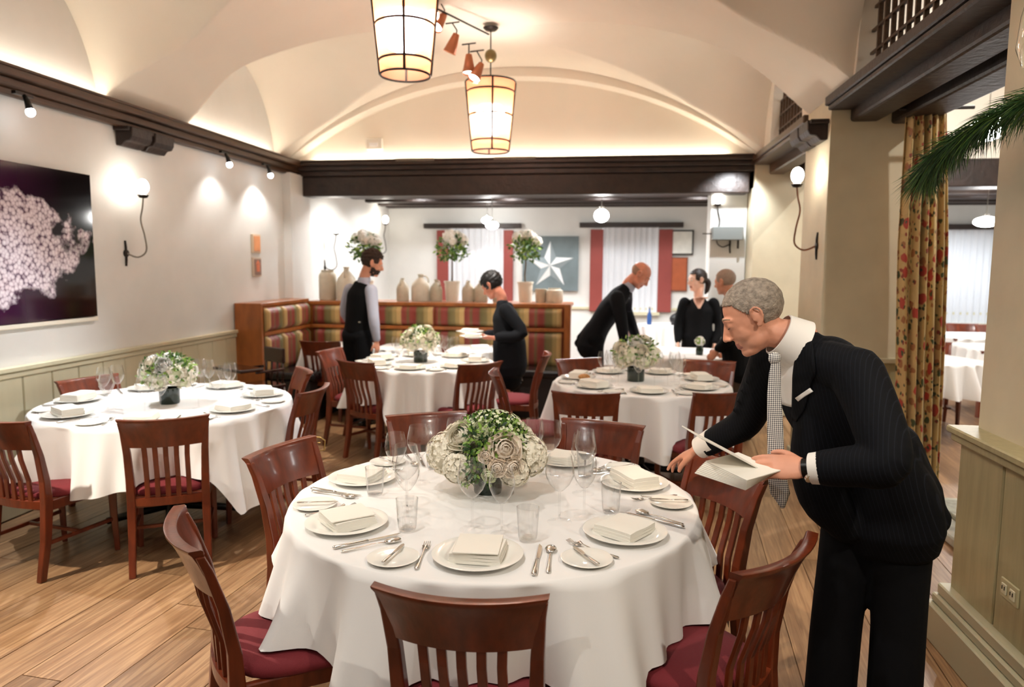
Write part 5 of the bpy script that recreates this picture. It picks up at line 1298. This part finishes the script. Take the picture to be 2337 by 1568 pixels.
def tie_mat():
    m = bpy.data.materials.new('checked_tie'); m.use_nodes = True; nt = m.node_tree; N = nt.nodes.new; L = nt.links.new; b = nt.nodes['Principled BSDF']
    tc = N('ShaderNodeTexCoord'); mp = N('ShaderNodeMapping'); mp.inputs['Rotation'].default_value = (0, R(45), 0); L(tc.outputs['Object'], mp.inputs[0])
    ck = N('ShaderNodeTexChecker'); ck.inputs['Scale'].default_value = 230; ck.inputs['Color1'].default_value = srgb('#ece8df'); ck.inputs['Color2'].default_value = srgb('#55535a')
    mp.inputs['Scale'].default_value = (1, 0, 1); L(mp.outputs[0], ck.inputs[0]); L(ck.outputs[0], b.inputs['Base Color']); b.inputs['Roughness'].default_value = .4; return m
mb = MB(); k0 = px(1768, 818, 2.315); k1 = px(1788, 1120, 2.26)
T = [(1766, 808, 24), (1770, 828, 17), (1768, 850, 24), (1766, 900, 30), (1768, 960, 34), (1770, 1040, 37), (1775, 1100, 42), (1780, 1125, 44), (1786, 1158, 3)]
def tf(u, v):
    t = v*(len(T)-1); i = min(int(t), len(T)-2); f_ = t-i; a, b_ = T[i], T[i+1]; x = a[0]*(1-f_)+b_[0]*f_; y = a[1]*(1-f_)+b_[1]*f_; w = a[2]*(1-f_)+b_[2]*f_
    Y = 2.305-.012*min(1, (y-808)/120); return px(x+(u-.5)*w, y, Y)+V((0, -.004*math.sin(PI*u), 0))
mb.grid(tf, 8, 40); tie = mb.build('tie', tie_mat(), root, smooth=True); md = tie.modifiers.new('s', 'SOLIDIFY'); md.thickness = .005
mb = MB(); mb.ell(px(1768, 818, 2.303), (.019, .014, .020), nu=16, nv=10); mb.build('tie_knot', tie.data.materials[0], root, smooth=True)
for q, (a, b_, r_) in enumerate((((.575, 2.19, 1.045), (.645, 2.155, 1.062), .046), ((.335, 2.85, .925), (.40, 2.795, .985), .043))):
    a, b_ = V(a), V(b_); dd = (b_-a).normalized(); rm = dd.to_track_quat('Z', 'Y').to_matrix()
    MB().lathe([(r_-.003, .0), (r_, .0), (r_+.006, .07), (r_+.002, .07)], a+dd*.012, n=28, rot=rm).build('shirt_cuff', SHIRT, root, smooth=True, angle=50)
dd = (V((.645, 2.155, 1.062))-V((.575, 2.19, 1.045))).normalized(); rm = dd.to_track_quat('Z', 'Y').to_matrix()
wt = MB().lathe([(.0295, -.009), (.0315, -.009), (.0315, .009), (.0295, .009)], V((.575, 2.19, 1.045))+dd*(-.000), n=28, rot=rm).build('watch_strap', SHOE, root, smooth=True, angle=50)
MB().lathe([(0, 0), (.017, 0), (.017, .008), (0, .009)], V((.577, 2.158, 1.030)), n=20, rot=V((.25, -.8, -.55)).normalized().to_track_quat('Z', 'Y').to_matrix()).build('watch_case', M['steel'], wt, smooth=True, angle=40)
# the cards he holds
for i in range(9):
    o = copy_tree(card0); o.location = (.392-.004*i, 2.20+.002*i, 1.040-.0045*i); o.rotation_euler = (R(6), R(-4+i*.3), R(38+i*2.2)); o.scale = (1.05, 1.1, 1)
    tag(o, '%s cream menu card of the fanned stack held by the suited man' % ('topmost', 'second', 'third', 'fourth', 'fifth', 'sixth', 'seventh', 'eighth', 'lowest')[i], 'menu card', 'menu cards held by the suited man')
o = copy_tree(card0); o.location = (.325, 2.24, 1.088); o.rotation_euler = (R(0), R(28), R(15)); o.scale = (1.5, 1.1, 1); tag(o, 'cream menu card sticking up from the top of the held stack', 'menu card', 'menu cards held by the suited man')

# ---- man in the waistcoat
J = dict(pelvis=(-2.60, 7.02, .93), waist=(-2.59, 7.02, 1.08), chest=(-2.57, 7.02, 1.25), neck=(-2.52, 7.02, 1.475), head=(-2.44, 7.04, 1.655), hf=(.86, .35, -.30), hu=(.3, .1, .95), f=(.45, .89, 0),
 shL=(-2.70, 7.09, 1.39), elL=(-2.78, 7.16, 1.13), wrL=(-2.62, 7.28, .98), shR=(-2.42, 6.94, 1.385), elR=(-2.385, 6.90, 1.11), wrR=(-2.375, 6.95, .87),
 hipL=(-2.67, 7.05, .9), knL=(-2.68, 7.06, .48), anL=(-2.68, 7.04, .08), hipR=(-2.53, 6.98, .9), knR=(-2.52, 6.98, .48), anR=(-2.52, 6.96, .08),
 handL=((.7, .6, -.3), (0, 0, 1), -1), handR=((.05, .15, -1), (.9, -.3, 0), 1))
root, h, b_ = person('man in black waistcoat and pale blue shirt standing with his back turned', J, dict(w=1.0, k=1.05))
HB = mat('brown_hair', '#2f1d12', .8, var=.3, vscale=60)
hairshell('hair', h, root, HB, lambda c: (c.z > .07 if c.y > .05 else (c.z > .01 if c.y > -.01 else c.z > -.055)), r=(.083, .106, .096), thick=.008, rough=.003, seed=5, rtop=.012)
hairshell('beard', h, root, HB, lambda c: c.y > .02 and c.z < -.045 or (c.y > .0 and abs(c.x) > .045 and c.z < -.02), r=(.062, .075, .075), c=(0, .022, -.045), thick=.004, rough=.001, seed=6)
eyes(root, h); mb = MB()
mb.limb([J['shL'], J['elL'], (-2.64, 7.25, .99)], [.062, .055, .042], 14); mb.limb([J['shR'], J['elR'], (-2.376, 6.95, .90)], [.064, .056, .040], 14)
mb.limb([(-2.54, 7.02, 1.44), (-2.57, 7.02, 1.25), (-2.59, 7.02, 1.08), (-2.60, 7.02, .96)], [.10, .155, .14, .14], 18, [.6, .6, .68, .7], side=(-.89, .45, 0)); fuse(mb, 'shirt', BLUE, root, .010, 2)
mb = MB(); mb.limb([(-2.545, 7.02, 1.42), (-2.565, 7.02, 1.32), (-2.57, 7.02, 1.22), (-2.59, 7.02, 1.08), (-2.60, 7.02, .97)], [.115, .160, .166, .150, .158], 22, [.62, .66, .68, .74, .74], side=(-.89, .45, 0)); fuse(mb, 'waistcoat', mat('black_waistcoat', '#070708', .8, spec=.15), root, .010, 2)
mb = MB(); mb.limb([J['hipL'], J['knL'], (-2.68, 7.04, .06)], [.10, .08, .075], 14); mb.limb([J['hipR'], J['knR'], (-2.52, 6.96, .06)], [.10, .08, .075], 14); mb.limb([(-2.66, 7.04, .92), (-2.54, 6.99, .92)], [.115, .115], 14); fuse(mb, 'trousers', TRO, root, .012, 2)
shoes(root, (J['anL'], J['anR']), (.45, .89)); MB().lathe([(.066, -.02), (.060, .03), (.056, .03), (.06, -.02)], (-2.52, 7.02, 1.485), n=20).build('shirt_collar', BLUE, root, smooth=True)
MB().box((-2.545, 6.905, 1.07), (.06, .008, .012), -.46).build('waistcoat_buckle', M['steel'], root)

# ---- dark haired woman with plates
J = dict(pelvis=(-1.03, 6.95, .88), waist=(-1.04, 6.95, 1.0), chest=(-1.06, 6.95, 1.12), neck=(-1.10, 6.95, 1.305), head=(-1.195, 6.95, 1.445), hf=(-.80, .22, -.52), hu=(-.45, .1, .85), f=(-.95, .2, 0),
 shL=(-1.04, 6.80, 1.22), elL=(-.87, 6.76, 1.0), wrL=(-1.13, 6.72, .955), shR=(-1.06, 7.09, 1.22), elR=(-1.05, 7.16, .98), wrR=(-1.28, 7.02, .95),
 hipL=(-1.03, 6.88, .85), knL=(-1.04, 6.87, .47), anL=(-1.03, 6.87, .07), hipR=(-1.03, 7.02, .85), knR=(-1.04, 7.03, .47), anR=(-1.03, 7.03, .07),
 handL=((-1, .08, .02), (0, -.6, -.8), -1, dict(curl=(.2, .2, .25, .3))), handR=((-1, -.1, .0), (0, .4, -.9), 1, dict(curl=(.2, .2, .25, .3))))
root, h, b_ = person('dark-haired woman in black holding plates by the middle table', J, dict(w=.9, k=1.0, hk=.92, skin=M['skin_red']))
BH = mat('black_hair', '#0b0808', .5, var=.3, vscale=50)
hairshell('hair', h, root, BH, lambda c: (c.z > .055 if c.y > .05 else (c.z > -.02 if c.y > .0 else c.z > -.075)), r=(.088, .112, .098), c=(0, -.018, .035), thick=.01, rough=.002, seed=8, rtop=.014)
eyes(root, h); sd = (.2, .95, 0)
mb = MB(); mb.limb([(-1.09, 6.95, 1.265), (-1.06, 6.95, 1.14), (-1.035, 6.95, .99), (-1.02, 6.95, .86), (-1.01, 6.95, .66)], [.085, .172, .176, .205, .215], 20, [.7, .72, .78, .78, .76], side=sd)
mb.limb([J['shL'], J['elL'], (-1.09, 6.73, .962)], [.065, .060, .048], 14); mb.limb([J['shR'], J['elR'], (-1.25, 7.04, .955)], [.065, .06, .048], 14); fuse(mb, 'cardigan', mat('charcoal_cardigan', '#14161b', .85, spec=.2), root, .011, 2)
mb = MB(); mb.limb([(-1.02, 6.95, .84), (-1.02, 6.95, .52)], [.155, .165], 18, [.8, .75], side=sd); fuse(mb, 'skirt', TRO, root, .012, 2); shoes(root, (J['anL'], J['anR']), (-.95, .2))
for (x, y, z, l) in ((-1.33, 6.72, .955, 'white plate carried in the left hand of the dark-haired woman'), (-1.42, 6.98, .975, 'white plate carried in the far hand of the dark-haired woman')):
    o = copy_tree(plate0); o.location = (x, y, z); tag(o, l, 'plate', 'dinner plates')
    o = copy_tree(nap0); o.location = (x, y, z+.01); tag(o, 'folded white napkin on the '+l[6:], 'napkin', 'folded napkins on plates')

# ---- bald man leaning over the square table
J = dict(pelvis=(-.20, 7.60, .90), waist=(-.14, 7.60, 1.05), chest=(-.05, 7.60, 1.20), neck=(.12, 7.60, 1.42), head=(.25, 7.59, 1.55), hf=(.72, -.16, -.66), hu=(.68, -.05, .72), f=(.98, -.12, 0),
 shL=(.06, 7.76, 1.32), elL=(.16, 7.80, 1.07), wrL=(.24, 7.66, .87), shR=(.02, 7.43, 1.32), elR=(.07, 7.38, 1.07), wrR=(.10, 7.36, .865),
 hipL=(-.21, 7.68, .86), knL=(-.20, 7.69, .46), anL=(-.24, 7.70, .08), hipR=(-.21, 7.52, .86), knR=(-.18, 7.51, .46), anR=(-.20, 7.50, .08),
 handL=((.5, -.4, -.6), (.3, .1, .9), 1), handR=((.6, .1, -.6), (.6, 0, .8), -1))
root, h, b_ = person('bald man in a dark suit leaning over the square table at the back', J, dict(w=1.0, k=1.07, skin=M['skin_red']))
brows(root, h, mat('pale_brow', '#9a7e66', .8)); sd = (.12, .98, 0)
hairshell('hair', h, root, mat('sparse_grey_hair', '#a07c68', .8), lambda c: c.y < -.0 and c.z < .045 and c.z > -.05, r=(.0785, .100, .088), thick=.003, rough=.0004, seed=3)
mb = MB(); mb.limb([(.105, 7.60, 1.40), (.02, 7.60, 1.30), (-.05, 7.60, 1.19), (-.15, 7.60, 1.03), (-.22, 7.60, .90), (-.25, 7.60, .80)], [.085, .165, .190, .168, .18, .19], 22, [.9, .64, .66, .7, .74, .76], side=sd)
mb.limb([(-.2, 7.6, .98), (-.33, 7.6, .86), (-.37, 7.6, .83)], [.11, .08, .05], 14, side=sd)
mb.limb([J['shL'], J['elL'], (.225, 7.68, .90)], [.078, .062, .047], 14); mb.limb([J['shR'], J['elR'], (.095, 7.363, .90)], [.078, .064, .048], 14); fuse(mb, 'jacket', SUIT, root, .011, 2)
mb = MB(); mb.limb([J['hipL'], J['knL'], (-.24, 7.70, .06)], [.10, .085, .08], 14); mb.limb([J['hipR'], J['knR'], (-.20, 7.50, .06)], [.10, .085, .08], 14); mb.limb([(-.21, 7.68, .88), (-.21, 7.52, .88)], [.12, .12], 14); fuse(mb, 'trousers', TRO, root, .012, 2); shoes(root, (J['anL'], J['anR']), (.98, -.12))
MB().lathe([(.074, -.03), (.064, .04), (.06, .04), (.068, -.03)], (.135, 7.60, 1.432), n=24, rot=V((.6, 0, .8)).to_track_quat('Z', 'Y').to_matrix()).build('shirt_collar', BLUE, root, smooth=True)
MB().tube([(.165, 7.54, 1.37), (.16, 7.50, 1.30), (.15, 7.47, 1.18)], [.012, .022, .026], 8, flat=.25, side=(.7, -.5, 0)).build('tie', mat('navy_tie', '#1b2433', .5), root)

# ---- woman in the black v-neck
J = dict(pelvis=(.93, 8.28, .88), waist=(.93, 8.28, 1.02), chest=(.93, 8.28, 1.13), neck=(.925, 8.29, 1.33), head=(.905, 8.29, 1.49), hf=(-.88, -.40, -.06), hu=(0, 0, 1), f=(-.15, -1, 0),
 shL=(1.09, 8.27, 1.24), elL=(1.16, 8.24, 1.0), wrL=(1.10, 8.12, .80), shR=(.775, 8.30, 1.24), elR=(.715, 8.30, 1.0), wrR=(.71, 8.22, .80),
 hipL=(1.0, 8.28, .85), knL=(1.0, 8.27, .47), anL=(1.0, 8.28, .07), hipR=(.86, 8.28, .85), knR=(.86, 8.27, .47), anR=(.86, 8.28, .07),
 handL=((0, -.3, -.9), (.9, 0, 0), -1), handR=((0, -.3, -.9), (-.9, 0, 0), 1))
root, h, b_ = person('woman in black v-neck top with dark hair tied back', J, dict(w=.95, k=1.02, hk=.92, skin=M['skin_pale']))
DB = mat('dark_brown_hair', '#24130c', .5, var=.3, vscale=50)
hairshell('hair', h, root, DB, lambda c: (c.z > .075 if c.y > .05 else (c.z > .0 if c.y > .0 else c.z > -.055)), r=(.082, .106, .094), thick=.007, rough=.001, seed=4)
mb = MB(); mb.limb([h.p(0, -.11, .0), h.p(0, -.135, -.04), h.p(0, -.12, -.11), h.p(0, -.10, -.15)], [.03, .035, .028, .012], 12); mb.build('ponytail', DB, root, smooth=True); eyes(root, h); brows(root, h, DB)
mb = MB(); mb.limb([(.925, 8.285, 1.245), (.93, 8.28, 1.14), (.93, 8.28, 1.0), (.93, 8.28, .85), (.93, 8.28, .74)], [.10, .165, .155, .175, .18], 20, [.66, .68, .74, .76, .76], side=(1, -.15, 0))
mb.limb([J['shL'], J['elL'], (1.105, 8.13, .82)], [.062, .054, .04], 14); mb.limb([J['shR'], J['elR'], (.71, 8.225, .82)], [.062, .054, .04], 14); top = fuse(mb, 'top', BLK, root, .011, 2)
conform('neckline_skin', top, [[(.855, 8.0, 1.315), (.995, 8.0, 1.315)], [(.875, 8.0, 1.25), (.975, 8.0, 1.25)], [(.915, 8.0, 1.18), (.935, 8.0, 1.18)]], (0, 1, 0), .002, M['skin_pale'], root)
mb = MB(); mb.limb([J['hipL'], J['knL'], (1.0, 8.28, .06)], [.10, .08, .07], 14); mb.limb([J['hipR'], J['knR'], (.86, 8.28, .06)], [.10, .08, .07], 14); mb.limb([(.98, 8.28, .86), (.88, 8.28, .86)], [.12, .12], 14); fuse(mb, 'trousers', TRO, root, .012, 2); shoes(root, (J['anL'], J['anR']), (-.15, -1))

# ---- grey haired person in black behind the foreground man
J = dict(pelvis=(1.14, 6.90, .90), waist=(1.12, 6.90, 1.05), chest=(1.10, 6.90, 1.18), neck=(1.05, 6.90, 1.375), head=(1.005, 6.90, 1.50), hf=(-.75, .62, -.15), hu=(-.1, 0, .98), f=(-.75, .6, 0),
 shL=(1.02, 6.77, 1.27), elL=(1.03, 6.70, 1.02), wrL=(.95, 6.85, .86), shR=(1.18, 7.03, 1.27), elR=(1.24, 7.06, 1.02), wrR=(1.12, 7.12, .86),
 hipL=(1.10, 6.84, .86), knL=(1.12, 6.84, .47), anL=(1.15, 6.84, .08), hipR=(1.19, 6.96, .86), knR=(1.21, 6.96, .47), anR=(1.23, 6.96, .08),
 handL=((-.5, .4, -.6), (-.6, -.6, 0), 1), handR=((-.5, .4, -.6), (.6, .5, 0), -1))
root, h, b_ = person('person in black with cropped grey hair half hidden behind the foreground man', J, dict(w=.95, k=.96))
hairshell('hair', h, root, mat('cropped_grey_hair', '#a18d80', .8, var=.1, vscale=60), lambda c: (c.z > .075 if c.y > .05 else (c.z > .0 if c.y > .0 else c.z > -.055)), r=(.0795, .102, .090), thick=.004, rough=.0005, seed=4)
eyes(root, h); sd = (.6, .75, 0)
mb = MB(); mb.limb([(1.065, 6.9, 1.335), (1.10, 6.9, 1.2), (1.12, 6.9, 1.03), (1.15, 6.9, .86), (1.17, 6.9, .66)], [.09, .165, .160, .18, .185], 20, [.7, .68, .74, .78, .78], side=sd)
mb.limb([J['shL'], J['elL'], (.965, 6.84, .89)], [.068, .058, .045], 14); mb.limb([J['shR'], J['elR'], (1.14, 7.11, .89)], [.068, .058, .045], 14); fuse(mb, 'tunic', BLK, root, .011, 2)
mb = MB(); mb.limb([J['hipL'], J['knL'], (1.15, 6.84, .06)], [.10, .08, .07], 14); mb.limb([J['hipR'], J['knR'], (1.23, 6.96, .06)], [.10, .08, .07], 14); fuse(mb, 'trousers', mat('brown_trousers', '#3a2a1c', .8), root, .012, 2); shoes(root, (J['anL'], J['anR']), (-.75, .6))
